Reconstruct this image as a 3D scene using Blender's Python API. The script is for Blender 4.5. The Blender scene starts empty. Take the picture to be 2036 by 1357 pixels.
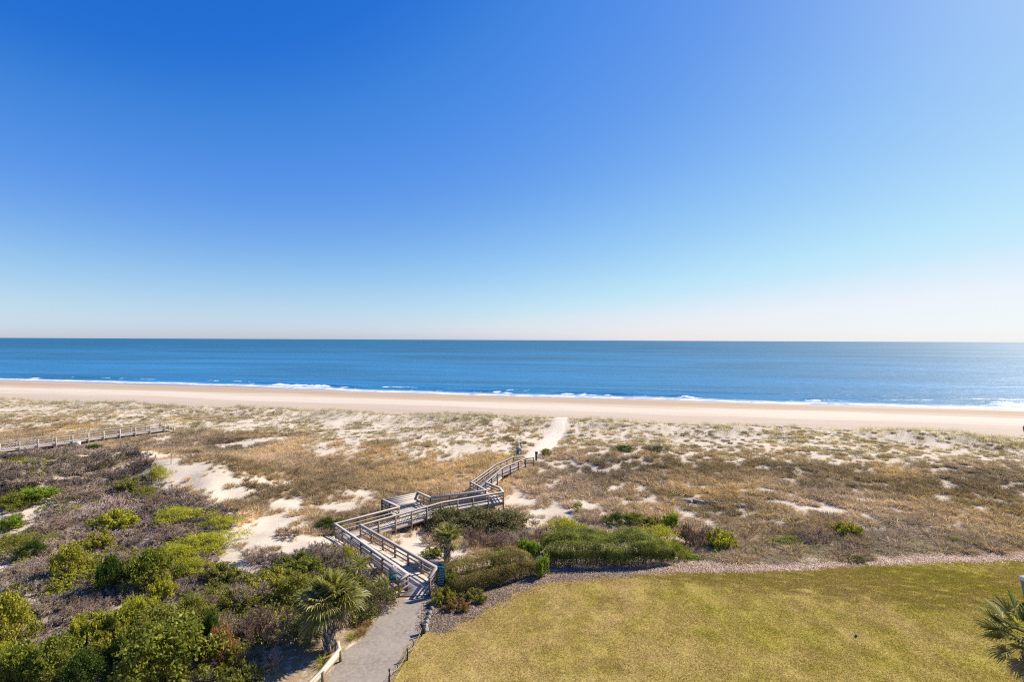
import bpy, math, random
import numpy as np
from mathutils import Matrix, Vector

R_ = math.radians
SC = bpy.context.scene
COL = SC.collection
rng = np.random.default_rng(7)
random.seed(7)

# ------------------------------------------------------------------ camera
H, F = 14.0, 961.0                     # eye height above the lawn, focal length in photo pixels (2036 wide)
CAMR = (Matrix.Rotation(R_(90 - 0.12), 3, 'X') @ Matrix.Rotation(R_(0.25), 3, 'Z'))
cam_d = bpy.data.cameras.new('camera'); cam = bpy.data.objects.new('camera', cam_d); COL.objects.link(cam)
cam.matrix_world = Matrix.Translation((0, 0, H)) @ CAMR.to_4x4()
cam_d.sensor_width = 36; cam_d.lens = 36 * F / 2036; cam_d.clip_start = .1; cam_d.clip_end = 200000
SC.camera = cam
CAMN = np.array(CAMR)

# ------------------------------------------------------------------ noise
_T = np.random.default_rng(3).random((256, 256))
def vnoise(x, y):
    xi = np.floor(x).astype(int); yi = np.floor(y).astype(int)
    u = x - xi; v = y - yi; u = u*u*(3-2*u); v = v*v*(3-2*v)
    g = lambda a, b: _T[a & 255, b & 255]
    return (g(xi, yi)*(1-u) + g(xi+1, yi)*u)*(1-v) + (g(xi, yi+1)*(1-u) + g(xi+1, yi+1)*u)*v
def fbm(x, y, s, oc=4, seed=0):
    x = np.asarray(x, float)/s + seed*17.3; y = np.asarray(y, float)/s + seed*9.1
    o = 0; a = .5; n = 0
    for k in range(oc):
        o = o + a*vnoise(x, y); n += a; a *= .5; x = x*2.03 + 5.7; y = y*2.03 + 1.3
    return o/n
def sst(a, b, x):
    t = np.clip((x - a)/(b - a), 0, 1); return t*t*(3-2*t)
def gauss(x, y, cx, cy, rx, ry, ang=0):
    c, s = math.cos(ang), math.sin(ang); dx = x-cx; dy = y-cy
    a = (dx*c+dy*s)/rx; b = (-dx*s+dy*c)/ry
    return np.exp(-(a*a+b*b))

# ------------------------------------------------------------------ terrain
SEAZ = -3.55
def shore_t(X): return np.interp(X, [-600, -214, -98, -55, -3, 43, 81, 133, 400], [158, 159, 160.5, 153.5, 151.5, 153, 151, 152.5, 152])
def height(X, Y):
    X = np.asarray(X, float); Y = np.asarray(Y, float)
    t = Y + .2*X
    z = -.62*sst(29, 37, t + .0*X)*(1 - sst(-60, -10, -np.abs(X-0)*0 - 999)*0)
    # swale back up to the foredune, then down to the beach
    z = z + .55*sst(50, 62, t)
    und = fbm(X, Y, 9, 3, 1) - .5
    z = z + und*.9*sst(34, 44, t)*(1-sst(84, 92, t))
    crest = .42 + 1.3*(fbm(X, Y*.4, 14, 3, 2) - .35)
    z = z + crest*np.exp(-((t-82 - 4*(fbm(X, Y*0, 22, 2, 5)-.5))/4.6)**2)
    z = z - 1.35*sst(83, 92, t) - 2.15*np.clip((t-92)/(shore_t(X)-92), 0, 3)
    # tall scrub dune on the left and its bare shoulder
    d = 2.7*gauss(X, Y, -43, 47, 17, 9, .12) + 1.3*gauss(X, Y, -27.5, 45.5, 5.5, 6, -.5) + 1.5*gauss(X, Y, -70, 44, 22, 11)
    d = d + .7*gauss(X, Y, -20, 31, 8, 6) + .5*gauss(X, Y, -14.5, 38.5, 5, 4)
    z = z + d*(1 + .5*(fbm(X, Y, 6, 3, 4)-.5))
    left = sst(-7.5, -12, X)*sst(16, 20, Y)*(1-sst(44, 56, t))
    z = z + left*(.9*(fbm(X, Y, 5, 3, 8)-.45))
    # level strips under the boardwalk and its far landing
    z = z - gauss(X, Y, -54, 70, 12, 7, .9)*np.maximum(0, z+.25)
    near = gauss(X, Y, -1, 52.5, 6, 4)
    z = z*(1-.8*near) - .10*near
    z = z - .25*gauss(X, Y, -8, 36, 6, 3.5)
    flat = (1-sst(27.5, 31, t))*sst(-8.2, -6.9, X)
    z = z*(1-flat)
    return z

def ray(px, py):
    v = CAMN @ np.array([(px-1018)/F, -(py-678.5)/F, -1.0])
    return v
def at(px, py, z=0.0):                  # photo pixel -> world point on the level plane z
    v = ray(px, py); k = (z-H)/v[2]
    return np.array([v[0]*k, v[1]*k, z])
def onterr(px, py, dz=0.0):             # photo pixel -> world point on the terrain (raised by dz)
    v = ray(px, py); v = v/abs(v[1])
    ys = np.concatenate([np.arange(12, 120, .1), np.arange(120, 260, .5)])
    X = v[0]*ys; Z = H + v[2]*ys
    hit = np.nonzero(Z <= height(X, ys*v[1]) + dz)[0]
    i = hit[0] if len(hit) else len(ys)-1
    x, y = X[i], ys[i]
    return np.array([x, y, float(height(x, y))])
def polyw(pts):
    return np.array([onterr(*p)[:2] for p in pts])
def inside(poly, X, Y):
    X = np.asarray(X, float); Y = np.asarray(Y, float); r = np.zeros(X.shape, bool)
    n = len(poly)
    for i in range(n):
        x1, y1 = poly[i]; x2, y2 = poly[(i+1) % n]
        if y1 == y2: continue
        c = ((y1 > Y) != (y2 > Y)) & (X < (x2-x1)*(Y-y1)/(y2-y1)+x1)
        r ^= c
    return r

# ------------------------------------------------------------------ mesh helpers
def mesh_np(name, V, Fc, mats=(), attrs=None, vattrs=None, smooth=False, midx=None):
    V = np.asarray(V, np.float32); Fc = np.asarray(Fc, np.int32); n, k = Fc.shape
    me = bpy.data.meshes.new(name)
    me.vertices.add(len(V)); me.vertices.foreach_set('co', V.ravel())
    me.loops.add(n*k); me.loops.foreach_set('vertex_index', Fc.ravel())
    me.polygons.add(n); me.polygons.foreach_set('loop_start', np.arange(0, n*k, k, dtype=np.int32))
    if smooth: me.polygons.foreach_set('use_smooth', np.ones(n, bool))
    for m in (mats if isinstance(mats, (list, tuple)) else [mats]): me.materials.append(m)
    if midx is not None: me.polygons.foreach_set('material_index', np.asarray(midx, np.int32))
    me.update(calc_edges=True)
    for a, dom in ((attrs, 'FACE'), (vattrs, 'POINT')):
        for kx, arr in (a or {}).items():
            at_ = me.attributes.new(kx, 'FLOAT', dom); at_.data.foreach_set('value', np.asarray(arr, np.float32))
    return me
def link(name, me, parent=None):
    o = bpy.data.objects.new(name, me); COL.objects.link(o)
    if parent is not None: o.parent = parent
    return o
def tag(o, label=None, cat=None, group=None, kind=None):
    for k, v in (('label', label), ('category', cat), ('group', group), ('kind', kind)):
        if v: o[k] = v
    return o
def thing(name, label, cat, loc=(0, 0, 0), rz=0, group=None):
    o = bpy.data.objects.new(name, None); COL.objects.link(o); o.empty_display_size = .2
    o.location = [float(a) for a in loc]; o.rotation_euler = (0, 0, rz)
    return tag(o, label, cat, group)

class MB:
    def __init__(s): s.V = []; s.F = []; s.n = 0; s.r = []
    def add(s, V, Fq, r=None):
        V = np.asarray(V, float); Fq = np.asarray(Fq, int)
        s.V.append(V); s.F.append(Fq + s.n); s.n += len(V); s.r.append(np.full(len(Fq), random.random() if r is None else r))
    BOXF = [[0, 3, 2, 1], [4, 5, 6, 7], [0, 1, 5, 4], [1, 2, 6, 5], [2, 3, 7, 6], [3, 0, 4, 7]]
    def hexa(s, b, t):                  # bottom 4 and top 4 corners
        s.add(np.vstack([b, t]), s.BOXF)
    def box(s, c, sx, sy, sz, rz=0, tilt=None):
        p = np.array([[-1, -1, -1], [1, -1, -1], [1, 1, -1], [-1, 1, -1], [-1, -1, 1], [1, -1, 1], [1, 1, 1], [-1, 1, 1]], float)*[sx/2, sy/2, sz/2]
        if tilt: 
            ca, sa = math.cos(tilt), math.sin(tilt); p = p @ np.array([[1, 0, 0], [0, ca, sa], [0, -sa, ca]])
        ca, sa = math.cos(rz), math.sin(rz); p = p @ np.array([[ca, sa, 0], [-sa, ca, 0], [0, 0, 1]])
        s.add(p + np.asarray(c, float), s.BOXF)
    def bar(s, p, q, w, h, jit=0):      # box from p to q, w across, h high
        p = np.asarray(p, float); q = np.asarray(q, float); d = q-p; L = np.linalg.norm(d); d = d/L
        up = np.array([0, 0, 1.]) if abs(d[2]) < .95 else np.array([0, 1., 0])
        a = np.cross(d, up); a /= np.linalg.norm(a); u = np.cross(a, d)
        o = [-a*w/2-u*h/2, a*w/2-u*h/2, a*w/2+u*h/2, -a*w/2+u*h/2]
        s.add([p+o[0], p+o[1], p+o[2], p+o[3], q+o[0], q+o[1], q+o[2], q+o[3]], s.BOXF)
    def sweep(s, pts, w, h, off=0.0):   # mitred board along a polyline
        P = np.asarray(pts, float); n = len(P); rings = []
        for i in range(n):
            d1 = P[i]-P[i-1] if i else P[1]-P[0]; d2 = P[i+1]-P[i] if i < n-1 else d1
            d1 = d1[:2]/np.linalg.norm(d1[:2]); d2 = d2[:2]/np.linalg.norm(d2[:2])
            n1 = np.array([d1[1], -d1[0]]); n2 = np.array([d2[1], -d2[0]]); m = n1+n2; m /= np.linalg.norm(m); m = m/max(.35, m @ n1)
            a = np.array([m[0], m[1], 0]); u = np.array([0, 0, 1.]); c = P[i]+a*off
            rings += [c-a*w/2-u*h/2, c+a*w/2-u*h/2, c+a*w/2+u*h/2, c-a*w/2+u*h/2]
        for i in range(n-1):
            b = 4*i; V = rings[b:b+8]
            Fq = [[0, 1, 5, 4], [1, 2, 6, 5], [2, 3, 7, 6], [3, 0, 4, 7]]
            if i == 0: Fq = Fq + [[0, 3, 2, 1]]
            if i == n-2: Fq = Fq + [[4, 5, 6, 7]]
            s.add(V, Fq)
    def tube(s, pts, rad, k=6, r=None):
        P = np.asarray(pts, float); n = len(P); rad = np.broadcast_to(rad, (n,)); V = []
        for i in range(n):
            d = P[min(i+1, n-1)]-P[max(i-1, 0)]; d = d/(np.linalg.norm(d)+1e-9)
            up = np.array([0, 0, 1.]) if abs(d[2]) < .9 else np.array([1., 0, 0])
            a = np.cross(d, up); a /= np.linalg.norm(a); b = np.cross(d, a)
            for j in range(k):
                th = 2*math.pi*j/k; V.append(P[i]+rad[i]*(a*math.cos(th)+b*math.sin(th)))
        Fq = [[i*k+j, i*k+(j+1) % k, (i+1)*k+(j+1) % k, (i+1)*k+j] for i in range(n-1) for j in range(k)]
        s.add(V, Fq, r)
    def build(s, name, mat, parent=None, smooth=False):
        me = mesh_np(name, np.vstack(s.V), np.vstack(s.F), mat, {'rnd': np.concatenate(s.r)}, smooth=smooth)
        return link(name, me, parent)

# ------------------------------------------------------------------ materials
def nt(name):
    m = bpy.data.materials.new(name); m.use_nodes = True; t = m.node_tree; t.nodes.clear()
    out = t.nodes.new('ShaderNodeOutputMaterial'); return m, t, out
class G:                                # small node-graph helper
    def __init__(s, t): s.t = t
    def n(s, ty, **kw):
        x = s.t.nodes.new(ty)
        for k, v in kw.items(): setattr(x, k, v)
        return x
    def L(s, a, b): s.t.links.new(a, b)
    def set(s, inp, v):
        if hasattr(v, 'is_linked') or hasattr(v, 'links'): s.L(v, inp)
        elif isinstance(v, (tuple, list)) and len(v) == 3 and inp.type == 'RGBA': inp.default_value = (*v, 1)
        else: inp.default_value = v
    def attr(s, name, ty='GEOMETRY'):
        x = s.n('ShaderNodeAttribute', attribute_name=name, attribute_type=ty); return x.outputs['Fac']
    def noise(s, scale, detail=4, rough=.55, vec=None, dist=0):
        x = s.n('ShaderNodeTexNoise'); x.inputs['Scale'].default_value = scale; x.inputs['Detail'].default_value = detail
        x.inputs['Roughness'].default_value = rough; x.inputs['Distortion'].default_value = dist
        if vec is not None: s.L(vec, x.inputs['Vector'])
        return x.outputs['Fac']
    def pos(s, scale=None, rot=0):
        g = s.n('ShaderNodeNewGeometry').outputs['Position']
        if scale is None and not rot: return g
        m = s.n('ShaderNodeMapping'); s.L(g, m.inputs['Vector']); m.inputs['Scale'].default_value = scale or (1, 1, 1); m.inputs['Rotation'].default_value = (0, 0, rot)
        return m.outputs['Vector']
    def math(s, op, a, b=0.0, clamp=False):
        x = s.n('ShaderNodeMath', operation=op, use_clamp=clamp); s.set(x.inputs[0], a); s.set(x.inputs[1], b); return x.outputs[0]
    def mr(s, v, a, b, c=0.0, d=1.0):
        x = s.n('ShaderNodeMapRange'); s.set(x.inputs['Value'], v)
        for i, q in zip((1, 2, 3, 4), (a, b, c, d)): x.inputs[i].default_value = q
        return x.outputs[0]
    def mix(s, f, a, b, mode='MIX'):
        x = s.n('ShaderNodeMix', data_type='RGBA', blend_type=mode); s.set(x.inputs[0], f); s.set(x.inputs[6], a); s.set(x.inputs[7], b); return x.outputs[2]
    def bump(s, h, strength=.3, dist=.05, normal=None):
        x = s.n('ShaderNodeBump'); s.set(x.inputs['Height'], h); x.inputs['Strength'].default_value = strength; x.inputs['Distance'].default_value = dist
        if normal is not None: s.L(normal, x.inputs['Normal'])
        return x.outputs[0]
def princ(g, out, col, rough=.8, spec=.3, normal=None):
    p = g.n('ShaderNodeBsdfPrincipled'); g.set(p.inputs['Base Color'], col); g.set(p.inputs['Roughness'], rough)
    p.inputs['Specular IOR Level'].default_value = spec
    if normal is not None: g.L(normal, p.inputs['Normal'])
    g.L(p.outputs[0], out.inputs['Surface']); return p

def foliage_mat(name, c1, c2, trans=.4, gloss=.06, objcol=False, inst=False, dry=None, dryf=.12):
    m, t, out = nt(name); g = G(t)
    r = g.attr('rnd')
    if objcol:
        oc = g.n('ShaderNodeObjectInfo').outputs['Color']
        dark = g.mix(1.0, oc, (.45, .5, .5), 'MULTIPLY'); lite = g.mix(1.0, oc, (1.55, 1.45, 1.25), 'MULTIPLY')
        col = g.mix(r, dark, lite)
    else:
        col = g.mix(r, c1, c2)
    if dry is not None:
        col = g.mix(g.mr(r, 1-dryf, 1-dryf+.02), col, dry)
    if inst:
        tn = g.attr('tint', 'INSTANCER')
        hs = g.n('ShaderNodeHueSaturation'); g.L(col, hs.inputs['Color'])
        g.L(g.mr(tn, 0, 1, .42, 1.5), hs.inputs['Value'])
        tw = g.attr('warm', 'INSTANCER'); g.L(g.mr(tw, 0, 1, .492, .511), hs.inputs['Hue']); g.L(g.mr(tw, 0, 1, .75, 1.1), hs.inputs['Saturation'])
        col = hs.outputs[0]
    d = g.n('ShaderNodeBsdfDiffuse'); g.L(col, d.inputs[0])
    tr = g.n('ShaderNodeBsdfTranslucent'); g.L(g.mix(1.0, col, (1.15, 1.15, .75), 'MULTIPLY'), tr.inputs[0])
    mx = g.n('ShaderNodeMixShader'); mx.inputs[0].default_value = trans; g.L(d.outputs[0], mx.inputs[1]); g.L(tr.outputs[0], mx.inputs[2])
    gl = g.n('ShaderNodeBsdfGlossy'); gl.inputs['Roughness'].default_value = .5; gl.inputs[0].default_value = (1, 1, 1, 1)
    m2 = g.n('ShaderNodeMixShader'); m2.inputs[0].default_value = gloss; g.L(mx.outputs[0], m2.inputs[1]); g.L(gl.outputs[0], m2.inputs[2])
    g.L(m2.outputs[0], out.inputs['Surface']); return m

def wood_mat(name, c1, c2, scale=6):
    m, t, out = nt(name); g = G(t)
    r = g.attr('rnd')
    n1 = g.noise(scale, 5, .6, g.pos()); n2 = g.noise(45, 3, .6, g.pos((1, 1, 4)))
    f = g.math('ADD', g.math('MULTIPLY', r, .45), g.math('ADD', g.math('MULTIPLY', n1, .45), g.math('MULTIPLY', n2, .3)))
    col = g.mix(g.mr(f, .25, .95), c1, c2)
    princ(g, out, col, .75, .25, g.bump(n2, .35, .01)); return m
def plain(name, c, rough=.6, var=.25, scale=8, spec=.3, metal=0):
    m, t, out = nt(name); g = G(t)
    n1 = g.noise(scale, 4, .6, g.pos())
    col = g.mix(g.mr(n1, .3, .75), tuple(a*(1-var) for a in c), tuple(min(1, a*(1+var)) for a in c))
    p = princ(g, out, col, rough, spec); p.inputs['Metallic'].default_value = metal; return m

M = {}
M['wood'] = wood_mat('weathered_wood', (.19, .145, .11), (.45, .375, .30))
M['wood_post'] = wood_mat('post_wood', (.12, .08, .05), (.30, .215, .145))
M['wood_tan'] = wood_mat('tan_wood', (.40, .33, .24), (.62, .54, .42))
M['wood_cap'] = wood_mat('cap_wood', (.30, .25, .205), (.54, .47, .395))
M['deck'] = wood_mat('deck_wood', (.33, .275, .235), (.57, .49, .415))
M['old'] = wood_mat('old_timber', (.10, .09, .08), (.30, .27, .25))
M['white'] = plain('white_paint', (.78, .77, .72), .5, .08)
M['grey'] = plain('grey_paint', (.30, .27, .25), .6, .1)
M['teal'] = plain('teal_paint', (.015, .16, .22), .5, .5, 14)
M['green_sign'] = plain('dark_green_paint', (.006, .060, .058), .45, .2)
M['letter'] = plain('pale_lettering', (.42, .52, .55), .5, .1)
M['bluebin'] = plain('blue_grey_plastic', (.10, .14, .22), .45, .25)
M['darkpost'] = plain('dark_green_post', (.02, .03, .03), .6, .3)
M['rope'] = plain('pale_rope', (.36, .33, .29), .8, .15, 30)
M['stone'] = plain('edging_stone', (.30, .265, .22), .9, .4, 9)
M['mauve'] = plain('mauve_cloth', (.20, .11, .16), .8, .2)
M['bark'] = plain('palm_bark', (.17, .13, .105), .9, .45, 14)
M['boot'] = plain('palm_boot', (.34, .28, .235), .85, .35, 12)
M['stem'] = plain('woody_stem', (.14, .115, .10), .9, .35, 10)
M['leaf'] = foliage_mat('shrub_leaf', 0, 0, .42, .008, objcol=True)
M['twig'] = foliage_mat('dry_twig', 0, 0, .0, .02, objcol=True)
M['palm'] = foliage_mat('palm_leaf', (.085, .098, .022), (.42, .38, .09), .40, .012, dry=(.42, .36, .25), dryf=.10)
M['palmdead'] = foliage_mat('dead_palm_leaf', (.20, .14, .08), (.42, .33, .22), .3, .03)
M['hedge'] = foliage_mat('hedge_leaf', (.08, .105, .025), (.41, .41, .085), .38, .008)
M['dune_grass'] = foliage_mat('dune_grass', (.33, .21, .115), (.76, .56, .355), .33, .01, inst=True)
M['olive_grass'] = foliage_mat('olive_grass', (.22, .175, .075), (.60, .48, .25), .33, .02, inst=True)
M['oats'] = foliage_mat('sea_oats', (.37, .31, .22), (.68, .59, .43), .45, .0, inst=True)
M['lawn_blade'] = None
M['dry'] = foliage_mat('dry_scrub', (.25, .175, .125), (.62, .475, .365), .0, .0, inst=True)
M['cover'] = foliage_mat('ground_cover', (.13, .125, .02), (.40, .37, .055), .40, .006, inst=True)
M['straw'] = foliage_mat('straw', (.26, .20, .11), (.64, .54, .37), .3, .005, inst=True)
M['chip'] = foliage_mat('wood_chip', (.29, .175, .105), (.74, .55, .385), 0, .0, inst=True)

def lawn_mat(name, blade):
    m, t, out = nt(name); g = G(t)
    n1 = g.noise(.55, 5, .62, g.pos()); n2 = g.noise(.13, 3, .5, g.pos()); n3 = g.noise(11, 3, .6, g.pos())
    f = g.math('ADD', g.math('MULTIPLY', n1, .75), g.math('MULTIPLY', n2, .45))
    sx = g.n('ShaderNodeSeparateXYZ'); g.L(g.pos(), sx.inputs[0])
    f = g.math('ADD', f, g.mr(sx.outputs[0], -4, 24, -.08, .13))
    col = g.mix(g.mr(f, .45, .80), (.51, .375, .145), (.41, .345, .06))
    col = g.mix(g.mr(n3, .35, .7), g.mix(1.0, col, (.72, .72, .7), 'MULTIPLY'), g.mix(1.0, col, (1.2, 1.17, 1.15), 'MULTIPLY'))
    if blade:
        r = g.attr('rnd'); col = g.mix(g.mr(r, 0, 1), g.mix(1.0, col, (.75, .78, .73), 'MULTIPLY'), g.mix(1.0, col, (1.42, 1.36, 1.42), 'MULTIPLY'))
        d = g.n('ShaderNodeBsdfDiffuse'); g.L(col, d.inputs[0]); tr = g.n('ShaderNodeBsdfTranslucent'); g.L(col, tr.inputs[0])
        mx = g.n('ShaderNodeMixShader'); mx.inputs[0].default_value = .35; g.L(d.outputs[0], mx.inputs[1]); g.L(tr.outputs[0], mx.inputs[2])
        g.L(mx.outputs[0], out.inputs['Surface'])
    else: princ(g, out, g.mix(1.0, col, (.8, .78, .75), 'MULTIPLY'), .95, .1)
    return m
M['lawn'] = lawn_mat('lawn', False); M['lawn_blade'] = lawn_mat('lawn_blade', True)

def ground_mat():
    m, t, out = nt('dune_ground'); g = G(t)
    n1 = g.noise(.35, 6, .6, g.pos()); n2 = g.noise(3.2, 5, .65, g.pos()); n3 = g.noise(22, 3, .6, g.pos())
    sand = g.mix(g.mr(n1, .3, .7), (.50, .41, .305), (.635, .545, .43))
    sand = g.mix(g.mr(n3, .3, .75), g.mix(1.0, sand, (.86, .85, .84), 'MULTIPLY'), sand)
    lit = g.mix(g.mr(n2, .3, .7), (.19, .125, .065), (.34, .245, .14))
    mau = g.mix(g.mr(n2, .3, .7), (.20, .145, .105), (.46, .355, .28))
    f = g.mr(g.math('ADD', g.attr('litter'), g.mr(n2, .25, .75, -.35, .35)), .35, .65)
    col = g.mix(f, sand, lit)
    f2 = g.mr(g.math('ADD', g.attr('mauve'), g.mr(n2, .25, .75, -.42, .42)), .38, .62)
    col = g.mix(f2, col, mau)
    b = g.math('ADD', g.math('MULTIPLY', n2, .6), g.math('MULTIPLY', n3, .15))
    princ(g, out, col, .95, .1, g.bump(b, .6, .12)); return m
M['ground'] = ground_mat()

def beach_mat():
    m, t, out = nt('beach_sand'); g = G(t)
    v = g.pos((1, 1, 1))
    sx = g.n('ShaderNodeSeparateXYZ'); g.L(v, sx.inputs[0])
    tt = g.math('ADD', sx.outputs[1], g.math('MULTIPLY', sx.outputs[0], .2))
    mp = g.n('ShaderNodeCombineXYZ'); g.L(g.math('MULTIPLY', sx.outputs[0], .018), mp.inputs[0]); g.L(g.math('MULTIPLY', tt, .16), mp.inputs[1])
    st = g.noise(1.0, 5, .6, mp.outputs[0])
    mp2 = g.n('ShaderNodeCombineXYZ'); g.L(g.math('MULTIPLY', sx.outputs[0], .05), mp2.inputs[0]); g.L(g.math('MULTIPLY', tt, 1.1), mp2.inputs[1]); st2 = g.noise(1.0, 4, .7, mp2.outputs[0], .8)
    n3 = g.noise(1.5, 5, .65, v)
    tw = g.math('ADD', tt, g.mr(st, .25, .75, -7, 7))
    cr = g.n('ShaderNodeValToRGB'); e = cr.color_ramp
    g.L(g.mr(tw, 85, 160), cr.inputs[0])
    stops = [(0, (.50, .405, .305)), (.18, (.42, .33, .245)), (.34, (.45, .36, .27)), (.42, (.53, .445, .345)), (.55, (.54, .455, .355)), (.63, (.43, .33, .23)), (.76, (.37, .265, .17)), (.88, (.43, .335, .24)), (.95, (.33, .27, .22))]
    while len(e.elements) < len(stops): e.elements.new(.5)
    for el, (p, c) in zip(e.elements, stops): el.position = p; el.color = (*c, 1)
    col = g.mix(g.mr(n3, .3, .7), g.mix(1.0, cr.outputs[0], (.93, .92, .91), 'MULTIPLY'), g.mix(1.0, cr.outputs[0], (1.05, 1.05, 1.05), 'MULTIPLY'))
    col = g.mix(g.mr(st2, .56, .75), col, g.mix(1.0, col, (.80, .77, .74), 'MULTIPLY'))
    princ(g, out, col, g.mr(tw, 143, 155, .9, .35), .25, g.bump(n3, .3, .1)); return m
M['beach'] = beach_mat()

def sea_mat():
    m, t, out = nt('sea_water'); g = G(t)
    v = g.pos(); sx = g.n('ShaderNodeSeparateXYZ'); g.L(v, sx.inputs[0])
    tt = g.math('ADD', sx.outputs[1], g.math('MULTIPLY', sx.outputs[0], .2))
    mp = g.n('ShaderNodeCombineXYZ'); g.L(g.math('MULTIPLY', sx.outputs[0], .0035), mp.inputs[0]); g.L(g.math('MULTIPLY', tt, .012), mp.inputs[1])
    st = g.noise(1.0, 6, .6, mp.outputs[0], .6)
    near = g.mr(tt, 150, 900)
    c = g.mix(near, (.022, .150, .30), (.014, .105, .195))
    c = g.mix(g.mr(st, .38, .68), g.mix(1.0, c, (.60, .70, .66), 'MULTIPLY'), g.mix(1.0, c, (1.3, 1.24, 1.25), 'MULTIPLY'))  # noise streaks for swell, wind and cloud shade put into the water colour
    fm = g.attr('foam')
    ln = g.noise(.55, 6, .68, g.pos((.5, 1.0, 1), .2)); 
    ff = g.mr(g.math('ADD', fm, g.mr(ln, .3, .7, -.42, .42)), .40, .62)
    c = g.mix(g.math('MULTIPLY', g.attr('swash'), g.mr(ln, .25, .7, .45, .85)), c, (.46, .49, .58))
    col = g.mix(ff, c, (.78, .80, .82))
    w1 = g.noise(.32, 6, .62, g.pos((.6, 1.3, 1), .2)); w2 = g.noise(.035, 4, .6, g.pos((.5, 1.6, 1), .15))
    hgt = g.math('ADD', g.math('MULTIPLY', w1, 1.0), g.math('MULTIPLY', w2, 4.0))
    nrm = g.bump(hgt, 1.0, .42)
    p = princ(g, out, col, g.mix(ff, g.mix(g.mr(tt, 200, 1500), (.38,)*3, g.mix(g.mr(st, .4, .65), (.42,)*3, (.55,)*3)), (.8,)*3), .42, nrm); p.inputs['IOR'].default_value = 1.33
    return m
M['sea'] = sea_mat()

def path_mat():
    m, t, out = nt('asphalt_path'); g = G(t)
    n1 = g.noise(.8, 5, .6, g.pos()); n2 = g.noise(60, 2, .6, g.pos()); n3 = g.noise(6, 5, .65, g.pos())
    col = g.mix(g.mr(n1, .3, .7), (.205, .168, .135), (.305, .252, .205))
    col = g.mix(g.mr(n3, .4, .75), col, (.355, .30, .245))
    col = g.mix(g.mr(n2, .35, .7), g.mix(1.0, col, (.84, .84, .84), 'MULTIPLY'), g.mix(1.0, col, (1.08, 1.08, 1.08), 'MULTIPLY'))
    princ(g, out, col, .92, .15, g.bump(n2, .5, .01)); return m
M['path'] = path_mat()
def mulch_mat():
    m, t, out = nt('mulch'); g = G(t)
    n1 = g.noise(.5, 4, .6, g.pos()); n2 = g.noise(18, 4, .7, g.pos())
    sx = g.n('ShaderNodeSeparateXYZ'); g.L(g.pos(), sx.inputs[0])
    pale = g.mr(g.math('ADD', sx.outputs[0], g.mr(n1, .3, .7, -6, 6)), 8, 26)
    a = g.mix(pale, (.19, .12, .08), (.42, .335, .255)); b = g.mix(pale, (.42, .32, .245), (.66, .575, .475))
    princ(g, out, g.mix(g.mr(n2, .32, .68), a, b), .95, .1, g.bump(n2, .8, .04)); return m
M['mulch'] = mulch_mat()

# ------------------------------------------------------------------ world and sun
SAZ, SEL = 62, 42
w = bpy.data.worlds.new('World'); SC.world = w; w.use_nodes = True; t = w.node_tree; t.nodes.clear(); g = G(t)
sky = g.n('ShaderNodeTexSky', sky_type='NISHITA'); sky.sun_disc = False; sky.sun_elevation = R_(SEL); sky.sun_rotation = R_(SAZ)
sky.altitude = 0; sky.air_density = 1.0; sky.dust_density = .35; sky.ozone_density = 1.0
sp_ = g.n('ShaderNodeSeparateColor'); g.L(sky.outputs[0], sp_.inputs[0]); cb_ = g.n('ShaderNodeCombineColor')
# the photo's film response to the sky, channel by channel
CURVES = ([(0, 0), (.1, .01), (.127, .021), (.152, .056), (.216, .128), (.35, .30), (.47, .44), (.62, .585), (.68, .675), (.85, .835), (1.15, .885), (2, .93)],
          [(0, 0), (.1, .06), (.204, .170), (.238, .238), (.33, .338), (.487, .55), (.502, .565), (.625, .70), (.717, .785), (.85, .84), (1.08, .93), (2, .95)],
          [(0, 0), (.2, .5), (.342, .655), (.408, .74), (.45, .80), (.48, .815), (.53, .835), (.585, .86), (.65, .90), (.725, .925), (.877, .965), (.98, .975), (2, .99)])
for i, cv in enumerate(CURVES):
    fc = g.n('ShaderNodeFloatCurve'); g.L(g.math('MULTIPLY', sp_.outputs[i], .05), fc.inputs['Value']); c = fc.mapping.curves[0]
    while len(c.points) < len(cv): c.points.new(.5, .5)
    for pt, (x, y) in zip(c.points, cv): pt.location = (x/2, y); pt.handle_type = 'VECTOR'
    fc.mapping.update(); g.L(g.math('MULTIPLY', fc.outputs[0], 10.0), cb_.inputs[i])
EXPO = .7
bg = g.n('ShaderNodeBackground'); bg.inputs[1].default_value = .1/2**EXPO; g.L(cb_.outputs[0], bg.inputs[0])
wo = g.n('ShaderNodeOutputWorld'); g.L(bg.outputs[0], wo.inputs[0])
sd = bpy.data.lights.new('sun', 'SUN'); sd.energy = 5.0; sd.angle = R_(.5); sd.color = (1, .93, .81)
sun = bpy.data.objects.new('sun', sd); COL.objects.link(sun)
sv = Vector((math.sin(R_(SAZ))*math.cos(R_(SEL)), math.cos(R_(SAZ))*math.cos(R_(SEL)), math.sin(R_(SEL))))
sun.rotation_euler = sv.to_track_quat('Z', 'Y').to_euler(); sun.location = (60, 30, 60)
SC.view_settings.view_transform = 'Standard'; SC.view_settings.look = 'None'; SC.view_settings.exposure = EXPO; SC.view_settings.gamma = 1
SC.cycles.max_bounces = 5; SC.cycles.diffuse_bounces = 2; SC.cycles.glossy_bounces = 2; SC.cycles.transmission_bounces = 3
SC.cycles.use_denoising = False
SC.cycles.filter_width = 1.2

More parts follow.
